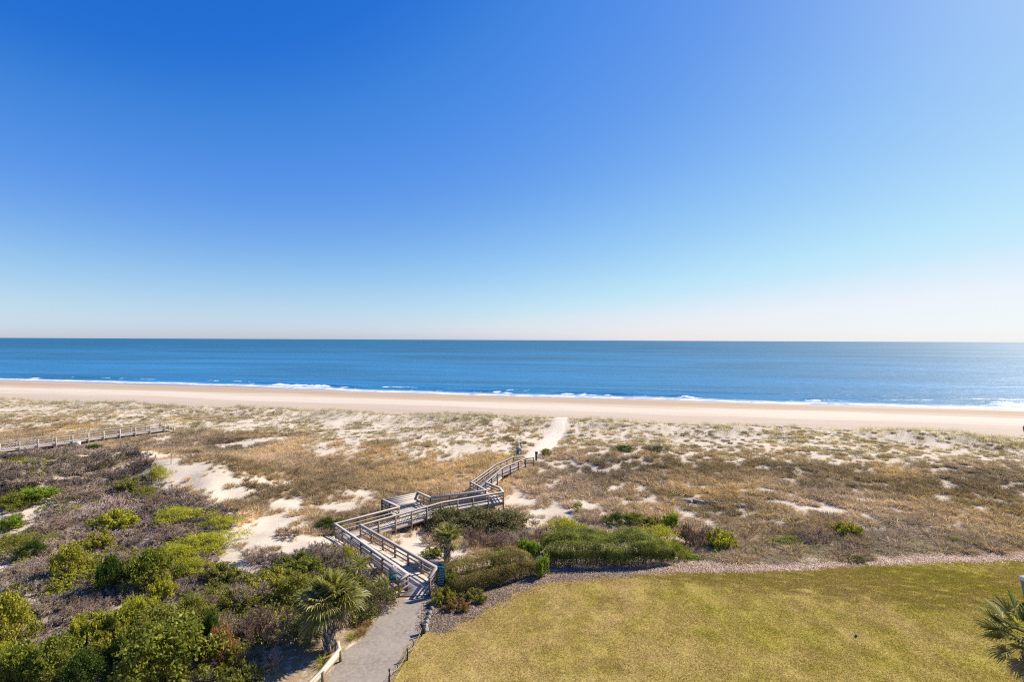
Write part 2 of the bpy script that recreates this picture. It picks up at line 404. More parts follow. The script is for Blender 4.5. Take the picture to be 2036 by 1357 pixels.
# ------------------------------------------------------------------ zones from the photo, laid on the ground
LAWN_EDGE = [(838, 1262), (876, 1261), (905, 1252), (960, 1222), (987, 1204), (1034, 1177), (1087, 1162), (1134, 1157), (1234, 1150), (1334, 1145), (1445, 1144), (1589, 1141), (1698, 1131), (1842, 1121), (2036, 1117)]
LE = [onterr(*p)[:2] for p in LAWN_EDGE]
PATH_R = [at(*p)[:2] for p in [(770, 1372), (782, 1349), (815, 1296), (835, 1264), (845, 1238), (850, 1209), (855, 1194)]]
PATH_L = [at(*p)[:2] for p in [(640, 1372), (653, 1353), (686, 1296), (724, 1270), (744, 1238), (771, 1209), (778, 1193)]]
LAWN = np.array([(PATH_R[0][0]-.1, 4)] + [tuple(p + np.array([.12, 0])) for p in PATH_R[:4]] + [tuple(p) for p in LE] + [(60, 24.5), (60, 4)])
PATHP = np.array([(-6.8, 4.)] + [tuple(p) for p in PATH_L] + [tuple(p) for p in PATH_R[::-1]] + [(-4.9, 4.)])
MULCH_OUT = [(2036, 1096), (1842, 1105), (1700, 1117), (1600, 1122), (1480, 1120), (1390, 1120), (1335, 1122), (1200, 1118), (1075, 1130), (1000, 1150), (930, 1165), (880, 1178), (862, 1188)]
MULCH = np.array([tuple(p) for p in LE] + [(60, 25)] + [(60, 30)] + [tuple(onterr(*p)[:2]) for p in MULCH_OUT] + [tuple(PATH_R[6]), tuple(PATH_R[5]), tuple(PATH_R[4])])
SCRUB = polyw([(2, 888), (120, 889), (235, 891), (290, 912), (330, 950), (360, 985), (410, 1000), (478, 1022), (470, 1060), (420, 1110), (400, 1150), (470, 1160), (520, 1110), (600, 1100), (660, 1085), (725, 1115), (790, 1185), (770, 1212), (715, 1245), (650, 1240), (600, 1275), (560, 1290), (510, 1357)])
SCRUB = np.vstack([SCRUB, [(-14, 10), (-60, 10), (-95, 42), (-75, 60)]])
FOOT = [onterr(*p) for p in [(1052, 915), (1062, 905), (1085, 888), (1102, 868), (1110, 850), (1114, 838), (1118, 831)]]
FOOTW = [1.0, 1.2, 1.4, 1.5, 1.3, 1.1, 1.6]
def near_foot(X, Y, extra=0):
    r = np.full(np.shape(X), 99.0)
    for (a, b, wa) in zip(FOOT[:-1], FOOT[1:], FOOTW):
        d = b[:2]-a[:2]; L2 = d @ d; k = np.clip(((X-a[0])*d[0]+(Y-a[1])*d[1])/L2, 0, 1)
        r = np.minimum(r, np.hypot(X-a[0]-k*d[0], Y-a[1]-k*d[1]) - wa)
    return r < extra
BARE = [(430, 955, 55, 22), (385, 935, 45, 14), (330, 925, 40, 16), (300, 905, 40, 8), (555, 1040, 45, 18), (510, 1065, 45, 25), (470, 1120, 28, 26), (600, 1080, 75, 16), (570, 1005, 35, 12), (715, 985, 30, 8), (815, 1085, 45, 22), (790, 1060, 45, 12),
        (1040, 1000, 45, 8), (1110, 1022, 55, 10), (900, 1110, 40, 10), (450, 985, 50, 14), (680, 1010, 45, 12), (40, 815, 45, 7), (500, 880, 60, 4), (1630, 1015, 60, 5), (1420, 1125, 70, 6)]
BAREW = []
for cx, cy, rx, ry in BARE:
    c = onterr(cx, cy); e = onterr(cx+rx, cy); n_ = onterr(cx, cy-ry); s_ = onterr(cx, cy+ry)
    BAREW.append((c[0], c[1], np.hypot(*(e-c)[:2]), min(8, abs(n_[1]-s_[1])/2+.3), ))
def bare(X, Y):
    r = np.zeros(np.shape(X))
    for cx, cy, rx, ry in BAREW:
        # stretch along the sight line through the patch
        a = math.atan2(cx, cy); r = np.maximum(r, gauss(X, Y, cx, cy, rx, ry, -a)*1.3)
    return np.clip(r, 0, 1)

def proj(P):                            # world -> photo pixel, to leave out what the frame never shows
    q = (np.asarray(P)-[0, 0, H]) @ CAMN
    return 1018 + F*q[..., 0]/-q[..., 2], 678.5 - F*q[..., 1]/-q[..., 2]

# boardwalk outline (world), used to keep plants off it
ZR = .95
def A(px, py, z=ZR): return at(px, py, z)
Rr = [A(*p) for p in [(853, 1151), (868, 1129.5), (716.5, 1045), (877, 1000), (999.8, 979), (993.6, 970.5), (965.4, 959.5), (998.5, 931), (1045, 911.6), (1061, 909.9)]]
Lr = [A(*p) for p in [(795, 1154), (811, 1143), (665.3, 1042), (793.5, 1008.6), (856, 990), (966.6, 975.4), (936, 959.5), (983.8, 925), (1020.6, 909), (1042.8, 908)]]
B1, B2 = A(760.3, 993.8), A(830.3, 979)
BWPOLY = np.array([p[:2] for p in Lr[:4]] + [B1[:2], B2[:2]] + [p[:2] for p in Lr[4:]] + [p[:2] for p in Rr[::-1]])
FB = [A(0, 882.4, 1.1), A(111, 870, 1.1), A(206, 858, 1.1), A(327, 843.5, 1.1), A(345.5, 849.5, .55)]

_d = FB[3]-FB[0]; _d[2] = 0; _d /= np.linalg.norm(_d); _o = np.array([-_d[1], _d[0], 0])
FBPOLY = np.array([(FB[0]-_d*14-_o*.9)[:2], (FB[4]-_o*.9)[:2], (FB[4]+_o*2.0)[:2], (FB[0]-_d*14+_o*2.0)[:2]])
def veg(X, Y):                          # how densely the brown dune grass stands
    t = Y+.2*X
    n1 = fbm(X, Y, 7, 4, 11); n2 = fbm(X, Y, 2.2, 3, 12)
    n3 = fbm(X, Y, 1.5, 3, 13); rt = sst(-1, 5, X)
    d = sst(.36, .56, n1*.6+n2*.4)*(1-rt) + rt*(.66+.34*sst(.30, .50, n1*.3+n2*.25+n3*.45))
    swale = sst(62, 50, t)
    leftish = sst(6, -4, X)
    d = np.maximum(d, swale*leftish*sst(.16, .36, n2*.5+n1*.5))
    d = d*(1 - .45*sst(58, 68, t))
    d = d*(1-bare(X, Y))
    return d

# ------------------------------------------------------------------ ground, beach, sea
def grid_faces(nr, nc):
    i = np.arange(nr-1)[:, None]*nc + np.arange(nc-1)[None, :]
    return np.stack([i, i+1, i+nc+1, i+nc], -1).reshape(-1, 4)
xs = np.unique(np.concatenate([np.arange(-700, -120, 10), np.arange(-120, -60, 1.2), np.arange(-60, 40, .33), np.arange(40, 110, 1.0), np.arange(110, 600, 10)]))
ts = np.unique(np.round(np.concatenate([np.arange(-60, 8, 4), np.arange(8, 60, .33), np.arange(60, 90.01, .5)]), 3))
Xg, Tg = np.meshgrid(xs, ts); Yg = Tg-.2*Xg
Zg = height(Xg, Yg)
bwm = inside(BWPOLY, Xg, Yg)
Zg = np.where(bwm, np.minimum(Zg, np.where(Yg < 29, -.02, -.12)), Zg)
inlawn = inside(LAWN, Xg, Yg) | inside(PATHP, Xg, Yg) | inside(MULCH, Xg, Yg)
sm = inside(SCRUB, Xg, Yg)
vv = veg(Xg, Yg)*(~sm)*(~inlawn); vv = np.where(near_foot(Xg, Yg), 0, vv)
mauve = sm*(.25+.75*sst(.34, .58, fbm(Xg, Yg, 5, 4, 21)))*(1-bare(Xg, Yg))
vv = vv*sst(86, 78, Tg)
lit = np.clip(vv*(.62-.27*sst(-1, 4, Xg)), 0, 1)
ground = link('ground', mesh_np('ground', np.stack([Xg, Yg, Zg], -1).reshape(-1, 3), grid_faces(len(ts), len(xs)), M['ground'], vattrs={'litter': lit.ravel(), 'mauve': mauve.ravel()}, smooth=True))
tag(ground, 'pale sandy dune ground', None, None, 'structure')

tb = np.concatenate([[90.0], np.arange(90.5, 178, .75)]); xb = xs
Xb, Tb = np.meshgrid(xb, tb); Yb = Tb-.2*Xb
Zb = height(Xb, Yb) + np.where(Tb > 95, (fbm(Xb, Yb, 12, 2, 30)-.5)*.10, 0)
beach = link('beach', mesh_np('beach', np.stack([Xb, Yb, Zb], -1).reshape(-1, 3), grid_faces(len(tb), len(xb)), M['beach'], smooth=True))
tag(beach, 'broad pale sand beach below the dunes', None, None, 'structure')

tsea = np.concatenate([np.arange(138, 190, .5), np.geomspace(190, 70000, 70)])
u = np.linspace(-1, 1, 900); u = np.sign(u)*np.abs(u)**1.15
Us, Ts = np.meshgrid(u, tsea); Xs = Us*np.maximum(420, 1.7*Ts); Ys = Ts-.2*Xs*np.clip(2000/np.maximum(Ts, 2000), 0, 1)
D = Ts - shore_t(Xs)
n1 = fbm(Xs, Xs*0+3, 16, 3, 41); n2 = fbm(Xs, Ts*.4, 26, 3, 42) - .05*sst(-20, -90, Xs)
dd = D + (n1-.5)*5
brk = sst(.40, .60, n2)
ridge = .75*np.exp(-((dd-9)/1.6)**2)*brk + .35*np.exp(-((dd-17)/2.2)**2)*sst(.5, .62, fbm(Xs, Ts*.3, 34, 2, 44)) + .30*np.exp(-((dd-27)/3)**2)
tail = np.exp(-np.clip(dd, 0, None)/1.0)
Zs = SEAZ + ridge + .12*np.exp(-((D-2)/2.5)**2)
swash = np.where(D > 30, 0, sst(8, 4, dd))
pat = sst(.42, .60, fbm(Xs, Ts*.5, 9, 3, 46))
foam = (.38+.14*pat)*np.exp(-((dd-.6)/.9)**2) + .84*np.exp(-((dd-7.2)/1.15)**2)*brk*(.35+.65*pat) + .30*sst(-1, 1, dd)*sst(8, 4, dd) + .40*np.exp(-((dd-15.3)/1.3)**2)*sst(.55, .65, fbm(Xs, Ts*.3, 34, 2, 44))*pat
foam = np.where(D > 40, 0, np.clip(foam, 0, 1))
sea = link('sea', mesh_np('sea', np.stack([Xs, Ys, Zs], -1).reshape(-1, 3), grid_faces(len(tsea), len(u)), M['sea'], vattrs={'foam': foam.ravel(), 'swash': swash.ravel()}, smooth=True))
tag(sea, 'blue sea with white surf along the shore', None, None, 'structure')

def sheet(name, poly, dz, mat, step=.4, label=None, kind='structure'):
    # a flat-lying sheet filled from an outline, draped over the ground
    import bmesh
    bm = bmesh.new(); P = []
    n = len(poly)
    for i in range(n):
        a = np.array(poly[i], float); b = np.array(poly[(i+1) % n], float); k = max(1, int(np.linalg.norm(b-a)/.8))
        for j in range(k): P.append(a+(b-a)*j/k)
    vs = [bm.verts.new((p[0], p[1], 0)) for p in P]
    bm.faces.new(vs); bmesh.ops.triangulate(bm, faces=bm.faces[:])
    x0, y0 = np.min(P, 0); x1, y1 = np.max(P, 0)
    for c in np.arange(x0, min(x1, 36), 1.2): bmesh.ops.bisect_plane(bm, geom=bm.verts[:]+bm.edges[:]+bm.faces[:], plane_co=(c, 0, 0), plane_no=(1, 0, 0))
    for c in np.arange(max(y0, 12), y1, .8): bmesh.ops.bisect_plane(bm, geom=bm.verts[:]+bm.edges[:]+bm.faces[:], plane_co=(0, c, 0), plane_no=(0, 1, 0))
    for v in bm.verts: v.co.z = float(height(v.co.x, v.co.y)) + dz
    bm.normal_update()
    for f_ in bm.faces:
        f_.smooth = True
        if f_.normal.z < 0: f_.normal_flip()
    me = bpy.data.meshes.new(name); bm.to_mesh(me); bm.free(); me.materials.append(mat)
    return tag(link(name, me), label, None, None, kind)
sheet('lawn', LAWN, .035, M['lawn'], label='yellowing mown lawn')
sheet('path', PATHP, .02, M['path'], label='grey asphalt path to the boardwalk')
sheet('mulch_bed', MULCH, .028, M['mulch'], label='bed of wood chips round the lawn')
# trodden sand footpath to the beach
V = []; 
FP = [FOOT[0]]; FWd = [FOOTW[0]]
for a, b, wa, wb in zip(FOOT[:-1], FOOT[1:], FOOTW[:-1], FOOTW[1:]):
    for k in range(1, 7): FP.append(a+(b-a)*k/6); FWd.append(wa+(wb-wa)*k/6)
for i, p in enumerate(FP):
    d = FP[min(i+1, len(FP)-1)][:2]-FP[max(i-1, 0)][:2]; d /= np.linalg.norm(d); nrm = np.array([d[1], -d[0]])
    for s in np.linspace(-1, 1, 7):
        q = p[:2]+nrm*s*FWd[i]*(.8+.4*float(fbm(p[0]+s, p[1], 1.5, 2, 50))); V.append([q[0], q[1], float(height(q[0], q[1]))+.03+(.0 if abs(s) < 1 else -.1)])
sandm, t_, out_ = nt('trodden_sand'); g_ = G(t_); nn = g_.noise(3, 5, .6, g_.pos())
princ(g_, out_, g_.mix(g_.mr(nn, .3, .7), (.54, .455, .355), (.65, .565, .46)), .95, .1, g_.bump(nn, .7, .1))
tag(link('sand_path', mesh_np('sand_path', V, grid_faces(len(FP), 7), sandm, smooth=True)), 'pale trodden sand path to the beach', None, None, 'structure')

# ------------------------------------------------------------------ boardwalk
def lerp(a, b, k): return np.asarray(a)+(np.asarray(b)-np.asarray(a))*k
ZD = .10
def planks(mb, l0, l1, r0, r1, z0=ZD, z1=ZD, over=.04, pw=.142):
    l0, l1, r0, r1 = [np.asarray(p, float)[:2] for p in (l0, l1, r0, r1)]
    n = max(1, int(round(max(np.linalg.norm(l1-l0), np.linalg.norm(r1-r0))/pw))); g_ = .05
    for i in range(n):
        ka, kb = (i+g_)/n, (i+1-g_)/n
        a, b, c, d = lerp(l0, l1, ka), lerp(r0, r1, ka), lerp(r0, r1, kb), lerp(l0, l1, kb)
        za, zb = z0+(z1-z0)*ka, z0+(z1-z0)*kb; jz = random.uniform(-.004, .004)
        top = np.array([[*a, za+jz], [*b, za+jz], [*c, zb+jz], [*d, zb+jz]]); bot = top-[0, 0, .038]
        mb.hexa(bot, top)
def posts_along(parent, pts, spacing, ztop, side, size=.1, inset=0.0, first=True, last=True):
    for s, (a, b) in enumerate(zip(pts[:-1], pts[1:])):
        L = np.linalg.norm((b-a)[:2]); n = max(1, int(round(L/spacing)))
        d = (b-a)/np.linalg.norm(b-a); rz = math.atan2(d[1], d[0])
        for i in range(n+1):
            if i == n and s < len(pts)-2: continue
            if (i == 0 and s == 0 and not first) or (i == n and not last): continue
            p = lerp(a, b, i/n); q = p[:2] + np.array([d[1], -d[0]])*side*.045
            zb = min(float(height(q[0], q[1])), ZD-.05)-.12
            m = MB(); m.box((q[0], q[1], (zb+p[2]-.022)/2), size, size, p[2]-.022-zb, rz); m.build('post', M['wood_post'], parent)
def rails(parent, pts, side, drop=(0.33, 0.60), cap=.21):
    m = MB(); m.sweep(pts, cap, .04); m.build('top_rail', M['wood_cap'], parent)
    m = MB(); m.sweep([p-[0, 0, .082] for p in pts], .038, .115, -side*.025); m.build('rail_board', M['wood'], parent)
    for dr in drop:
        m = MB(); m.sweep([p-[0, 0, dr] for p in pts], .038, .085, -side*.025); m.build('middle_rail', M['wood'], parent)

bw = thing('boardwalk', 'long weathered wooden boardwalk zigzagging from the asphalt path to the sand path', 'boardwalk', (0, 0, 0))
mb = MB()
planks(mb, Lr[0], Lr[1], Rr[0], Rr[1], .045, .07)
planks(mb, Lr[1], Lr[2], Rr[1], Rr[2], .07, ZD)
k1 = np.linalg.norm(Lr[3]-Lr[2])/np.linalg.norm(Rr[3]-Rr[2]); Rm = lerp(Rr[2], Rr[3], min(.62, k1*.62)); Rn = lerp(Rr[2], Rr[3], .93)
planks(mb, Lr[2], Lr[3], Rr[2], Rm); planks(mb, Lr[3], Lr[4], Rm, Rn); planks(mb, B1, B2, Lr[3], Lr[4])
planks(mb, Lr[4], Lr[5], Rn, Rr[4]); planks(mb, Lr[5], Lr[6], Rr[5], Rr[6])
mb.hexa(np.array([[*Lr[5][:2], ZD-.038], [*Rr[4][:2], ZD-.038], [*Rr[5][:2], ZD-.038], [*lerp(Lr[5], Rr[5], .5)[:2], ZD-.038]]), np.array([[*Lr[5][:2], ZD], [*Rr[4][:2], ZD], [*Rr[5][:2], ZD], [*lerp(Lr[5], Rr[5], .5)[:2], ZD]]))
planks(mb, Lr[6], Lr[7], Rr[6], Rr[7]); planks(mb, Lr[7], Lr[8], Rr[7], Rr[8], ZD, ZD); planks(mb, Lr[8], Lr[9], Rr[8], Rr[9], ZD, .02)
mb.build('deck', M['deck'], bw)
for pts in (Rr[1:8], Lr[1:4], [Lr[3], B1, B2, Lr[4]], Lr[4:8]):
    m = MB(); m.sweep([np.array([p[0], p[1], ZD-.15]) for p in pts], .05, .20); m.build('stringer', M['wood'], bw)
rails(bw, Rr, 1); posts_along(bw, Rr, 1.5, ZR, 1)
rails(bw, Lr[:4], -1); posts_along(bw, Lr[:4], 1.5, ZR, -1)
rails(bw, Lr[4:], -1); posts_along(bw, Lr[4:], 1.6, ZR, -1)
rails(bw, [Lr[3], B1], -1); posts_along(bw, [Lr[3], B1], 1.3, ZR, -1, first=False)
rails(bw, [B2, Lr[4]], -1); posts_along(bw, [B2, Lr[4]], 1.3, ZR, -1, last=False)
# bench built against the outer edge of the platform
ben = bpy.data.objects.new('bench', None); COL.objects.link(ben); ben.parent = bw; ben['label'] = 'slatted wooden bench on the boardwalk platform'
ax = (B2-B1)/np.linalg.norm(B2-B1); inn = lerp(Lr[3], Lr[4], .5)-lerp(B1, B2, .5); inn[2] = 0; inn -= ax*(inn @ ax); inn /= np.linalg.norm(inn)
mbk = MB(); sl = inn*.36-np.array([0, 0, .46]); sn = np.cross(ax, sl); sn /= np.linalg.norm(sn)*np.sign(sn[2])
for i in range(4):
    e0, e1 = sl*(i/4+.012), sl*((i+1)/4-.012); pa, pb = B1+ax*.06+inn*.05, B2-ax*.06+inn*.05
    q = np.array([pa+e0, pb+e0, pb+e1, pa+e1]); mbk.hexa(q-sn*.035, q)
bk = mbk.build('backrest', M['wood_cap'], ben)
ms = MB()
for i in range(3): ms.bar(B1+ax*.1+inn*(.46+.15*i)-[0, 0, .46], B2-ax*.1+inn*(.46+.15*i)-[0, 0, .46], .135, .04)
ms.build('seat', M['wood_cap'], ben)
mf = MB(); mf.bar(B1+ax*.1+inn*.84-[0, 0, .53], B2-ax*.1+inn*.84-[0, 0, .53], .035, .13); mf.build('apron', M['wood_cap'], ben)
for k in (.03, .35, .66, .97):
    p = lerp(B1, B2, k); m = MB(); q = p+inn*.76; m.box((q[0], q[1], (ZD+.47)/2), .09, .09, .40-.0); m.build('bench_leg', M['wood_post'], ben)
    m = MB(); m.bar(p+inn*.03-[0, 0, .10], p+inn*.36-[0, 0, .53], .05, .06); m.build('bench_brace', M['wood_post'], ben)

# far boardwalk on the left
fw = thing('boardwalk', 'far straight grey boardwalk on short piles crossing the dunes beyond the scrub', 'boardwalk', (0, 0, 0))
d = FB[3]-FB[0]; d[2] = 0; d /= np.linalg.norm(d); off = np.array([-d[1], d[0], 0])*1.7
FBf = [FB[0]-d*14] + FB
FBb = [p+off for p in FBf]
mb = MB(); dz = .86
for i in range(len(FBf)-1):
    planks(mb, FBb[i], FBb[i+1], FBf[i], FBf[i+1], FBf[i][2]-dz, FBf[i+1][2]-dz, pw=.2)
mb.build('deck', M['deck'], fw)
for side, pts in ((1, FBf), (-1, FBb)):
    m = MB(); m.sweep(pts, .16, .05); m.build('top_rail', M['wood_cap'], fw)
    m = MB(); m.sweep([p-[0, 0, .42] for p in pts], .05, .09); m.build('middle_rail', M['wood'], fw)
    m = MB(); m.sweep([p-[0, 0, dz+.14] for p in pts], .05, .2); m.build('stringer', M['wood_cap'], fw)
    for s, (a, b) in enumerate(zip(pts[:-1], pts[1:])):
        L = np.linalg.norm((b-a)[:2]); n = max(1, int(round(L/1.85)))
        for i in range(n+(s == len(pts)-2)):
            p = lerp(a, b, i/n) + off/1.7*(-.07*side); zb = float(height(p[0], p[1]))-.15; zb = min(zb, p[2]-1.1)
            m = MB(); m.box((p[0], p[1], (zb+p[2])/2-.02), .13, .13, p[2]-zb, math.atan2(d[1], d[0])); m.build('post', M['wood_cap'], fw)

# ------------------------------------------------------------------ signs and small things
b = at(781, 1186); px = F/b[1]
s1 = thing('notice_sign', 'narrow grey notice board with a teal lower panel on a post at the boardwalk entry', 'sign', b, R_(12))
m = MB(); m.box((0, .03, .55), .10, .05, 1.2); m.build('post', M['white'], s1)
m = MB(); m.box((0, 0, 1.33), .44, .04, .42); m.box((0, .0, .92), .425, .035, .40); m.build('board', M['grey'], s1)
m = MB(); m.box((0, -.026, 1.02), .40, .012, .30); m.build('panel', M['teal'], s1)
m = MB()
for i, (x, ww) in enumerate([(-.10, .03), (-.055, .03), (.02, .02)]): m.box((x, -.034, 1.03+.02*i), ww, .004, .16-.03*i)
m.build('lettering', M['letter'], s1)
m = MB(); m.box((0, 0, 1.58), .14, .06, .10); m.build('finial', M['white'], s1)
b = at(877, 1185); 
s2 = thing('beach_sign', 'tall dark green sign board with pale lettering beside the end of the boardwalk rail', 'sign', b, R_(-14))
m = MB(); m.box((0, 0, 1.12), .44, .035, 1.22); m.build('board', M['green_sign'], s2)
m = MB(); m.box((0, .05, .8), .09, .06, 1.6); m.build('post', M['wood_post'], s2)
m = MB(); z = 1.62
for i, hgt in enumerate([.10, .15, .04, .04, .04, .04, .04, .04, .04, .04]):
    x = -.18
    if i == 1:
        m.box((-.06, -.021, z-hgt/2), .03, .008, hgt); m.box((.06, -.021, z-hgt/2), .03, .008, hgt); m.box((0, -.021, z-hgt/2), .09, .008, .03)
    else:
        while x < .16:
            ww = random.uniform(.02, .07); m.box((x+ww/2, -.021, z-hgt/2), ww, .008, hgt*.8); x += ww+.018
    z -= hgt + (.055 if i < 2 else .05)
m.build('lettering', M['letter'], s2)
m = MB(); m.box((0, .02, .3), .30, .02, .42); m.build('lower_panel', M['grey'], s2)

# waste bin with its post beyond the boardwalk end
b = onterr(1032, 908.5); bn = thing('waste_bin', 'blue-grey bin with a pale hood beside the far end of the boardwalk', 'bin', b, .3)
m = MB(); m.box((-.06, 0, .42), .46, .46, .84); m.build('body', M['bluebin'], bn)
m = MB(); m.box((-.06, -.24, .44), .12, .02, .74); m.build('stripe', M['letter'], bn)
m = MB(); m.hexa(np.array([[-.36, -.3, .86], [.24, -.3, .86], [.24, .3, .86], [-.36, .3, .86]]), np.array([[-.30, -.1, 1.12], [.1, -.1, 1.3], [.1, .22, 1.3], [-.30, .22, 1.12]])); m.build('hood', M['grey'], bn)
b = onterr(1035.5, 903); p_ = MB(); p_.box((0, 0, .6), .15, .15, 1.4); p_.box((0, 0, 1.34), .20, .20, .08); o = p_.build('marker_post', M['old']); o.location = [float(a) for a in b]
tag(o, 'short dark wooden post standing just behind the blue-grey bin', 'post')
b = onterr(1066, 917); p_ = MB(); p_.box((0, 0, .5), .2, .16, 1.15, .3); p_.box((.03, 0, .95), .28, .22, .28, .3); o = p_.build('bollard', M['darkpost']); o.location = [float(a) for a in b]
tag(o, 'dark blocky post on the sand just past the boardwalk rail end', 'post')
b = onterr(155.5, 889); p_ = MB(); p_.hexa(np.array([[-.2, -.15, 0], [.2, -.15, 0], [.2, .15, 0], [-.2, .15, 0]]), np.array([[-.26, -.2, .55], [.2, -.2, .62], [.2, .2, .62], [-.26, .2, .55]])); o = p_.build('white_tub', M['white']); o.location = [float(a) for a in b]
tag(o, 'small white tub standing below the far boardwalk', 'tub')
b = onterr(340, 925); p_ = MB(); p_.tube([(0, 0, -.1), (.02, 0, 1.0)], .03, 5); o = p_.build('stake', M['old']); o.location = [float(a) for a in b]
tag(o, 'thin wooden stake standing in the bare sand of the left dune', 'stake')
b = at(1702, 1269); p_ = MB(); p_.tube([(0, 0, 0), (0, 0, .07), (.0, 0, .075)], [.05, .05, .02], 10); o = p_.build('sprinkler_head', M['darkpost']); o.location = (b[0], b[1], .05)
tag(o, 'small dark sprinkler head in the middle of the lawn', 'sprinkler')
b = at(2050, 1202); o = thing('white_box', 'white tapered box with front shade coloured in grey at the right edge of the lawn', 'box', b)
p_ = MB(); p_.hexa(np.array([[-.05, -.3, 0], [.6, -.3, 0], [.6, .3, 0], [-.05, .3, 0]]), np.array([[-.16, -.4, 1.1], [.8, -.4, 1.1], [.8, .4, 1.1], [-.16, .4, 1.1]])); p_.build('body', M['grey'], o)  # shade on the white front is put into the body colour as grey
p_ = MB(); p_.hexa(np.array([[-.2, -.44, 1.103], [.84, -.44, 1.103], [.84, .44, 1.103], [-.2, .44, 1.103]]), np.array([[-.22, -.44, 1.30], [.84, -.44, 1.30], [.84, .44, 1.30], [-.22, .44, 1.30]])); p_.build('lid', M['white'], o)
b = onterr(2036.5, 866); p_ = MB(); p_.tube([(0, 0, -.1), (0, 0, .5)], .03, 6); p_.tube([(0, 0, .45), (0, 0, .8), (0, 0, 1.25), (0, 0, 1.6), (0, 0, 1.75)], [.03, .14, .2, .08, .02], 8); o = p_.build('folded_parasol', M['mauve']); o.location = [float(a) for a in b]
tag(o, 'folded dull mauve parasol standing at the right edge of the beach', 'parasol')

# half-buried timbers in the grass on the right
tl = [((1329, 995.5), (1374, 1001)), ((1378, 1000), (1402, 1004.5)), ((1400, 1004), (1482, 1011)), ((1486, 1012), (1545, 1014))]
tlab = ['dark weathered timber lying leftmost of the line in the brown grass', 'short weathered timber half hidden between two longer ones in the grass', 'longest weathered timber of the line lying in the brown grass', 'thin weathered timber lying rightmost of the line in the brown grass']
for i, (p, q) in enumerate(tl):
    a = onterr(*p); c = onterr(*q); m = MB(); m.bar(a+[0, 0, .14], c+[0, 0, .14 if i < 3 else .08], .22, .26 if i != 3 else .18); o = m.build('timber', M['old'])
    tag(o, tlab[i], 'timber', 'timbers lying in a line')

# low tan guard fence left of the path
GF = [at(572, 1400, .55), at(600, 1374, .55), at(640, 1334, .55), at(676, 1291, .55)]
gf = thing('guard_fence', 'low tan wooden guard fence along the left edge of the path', 'fence')
m = MB(); m.sweep(GF, .15, .045); m.build('top_rail', M['wood_tan'], gf)
m = MB(); m.sweep([p-[0, 0, .17] for p in GF], .035, .25, .03); m.build('face_board', M['wood_tan'], gf)
for p in (GF[0], GF[1], GF[2], lerp(GF[2], GF[3], .98)):
    m = MB(); m.box((p[0]+.05, p[1]-.03, (p[2]-.15)/2), .10, .10, p[2]+.1, .9); m.build('post', M['wood_post'], gf)
e0 = at(671, 1296, .5); e1 = at(666, 1268, .95)
m = MB(); m.sweep([GF[3]-[.03, 0, .05], at(672, 1277, .62)-[.0, 0, .0]], .13, .04); m.build('end_rail', M['wood_tan'], gf)
m = MB(); p = at(668, 1294, .25); m.box((p[0], p[1], .3), .10, .10, .8, .6); m.build('post', M['wood_post'], gf)

# rope on short dark posts along the right edge of the path
rf = thing('rope_fence', 'pale rope strung on short dark posts between the path and the lawn', 'rope fence')
RP = [at(*p) for p in [(742, 1408), (774, 1358), (810, 1316), (838.5, 1268)]]
for p in RP:
    m = MB(); m.tube([p+[0, 0, -.1], p+[0, 0, .50]], .035, 7); m.tube([p+[0, 0, .5], p+[0, 0, .53]], .045, 7); m.build('post', M['darkpost'], rf)
m = MB(); pts = []
for a, c in zip(RP[:-1], RP[1:]):
    for k in np.linspace(0, 1, 9): q = lerp(a, c, k); pts.append(q+[0, 0, .46-.30*math.sin(math.pi*k)**.8])
m.tube(pts, .013, 5); m.build('rope', M['rope'], rf)
p = at(841, 1262); m = MB(); m.box((0, 0, .2), .2, .16, .44, .4); m.box((0, 0, .44), .24, .2, .06, .4); o = m.build('path_light', M['darkpost']); o.location = (p[0], p[1], 0)
tag(o, 'squat dark path light at the top end of the rope fence', 'path light')

# pale edging stones at the right of the path end
stones = [(866, 1192, .30), (862, 1204, .26), (858, 1213, .22), (854, 1223, .26), (852, 1232, .22), (849, 1241, .24), (846, 1250, .26), (846, 1257, .30)]
slab = ['largest pale edging stone, beside the last boardwalk post', 'pale edging stone second from the boardwalk post', 'small edging stone third from the boardwalk post', 'edging stone in the middle of the row, nearer the boardwalk', 'edging stone in the middle of the row, nearer the lawn', 'edging stone third from the lawn corner', 'edging stone second from the lawn corner', 'cream coloured edging stone at the lawn corner']
for i, (x, y, s) in enumerate(stones):
    p = at(x, y); n = 7; V = []; 
    for k, (zz, rr) in enumerate([(-.06, 1), (.08, 1.05), (.17, .8), (.19, .3)]):
        for j in range(n): V.append([rr*s*.6*math.cos(j*6.2832/n+k*.1)*random.uniform(.8, 1.15), rr*s*.5*math.sin(j*6.2832/n)*random.uniform(.8, 1.15), zz])
    Fq = [[k*n+j, k*n+(j+1) % n, (k+1)*n+(j+1) % n, (k+1)*n+j] for k in range(3) for j in range(n)]
    o = link('edging_stone', mesh_np('edging_stone', V, Fq, M['stone'], smooth=False)); o.location = (p[0], p[1], 0); o.rotation_euler[2] = random.random()*6
    tag(o, slab[i], 'stone', 'edging stones along the path')

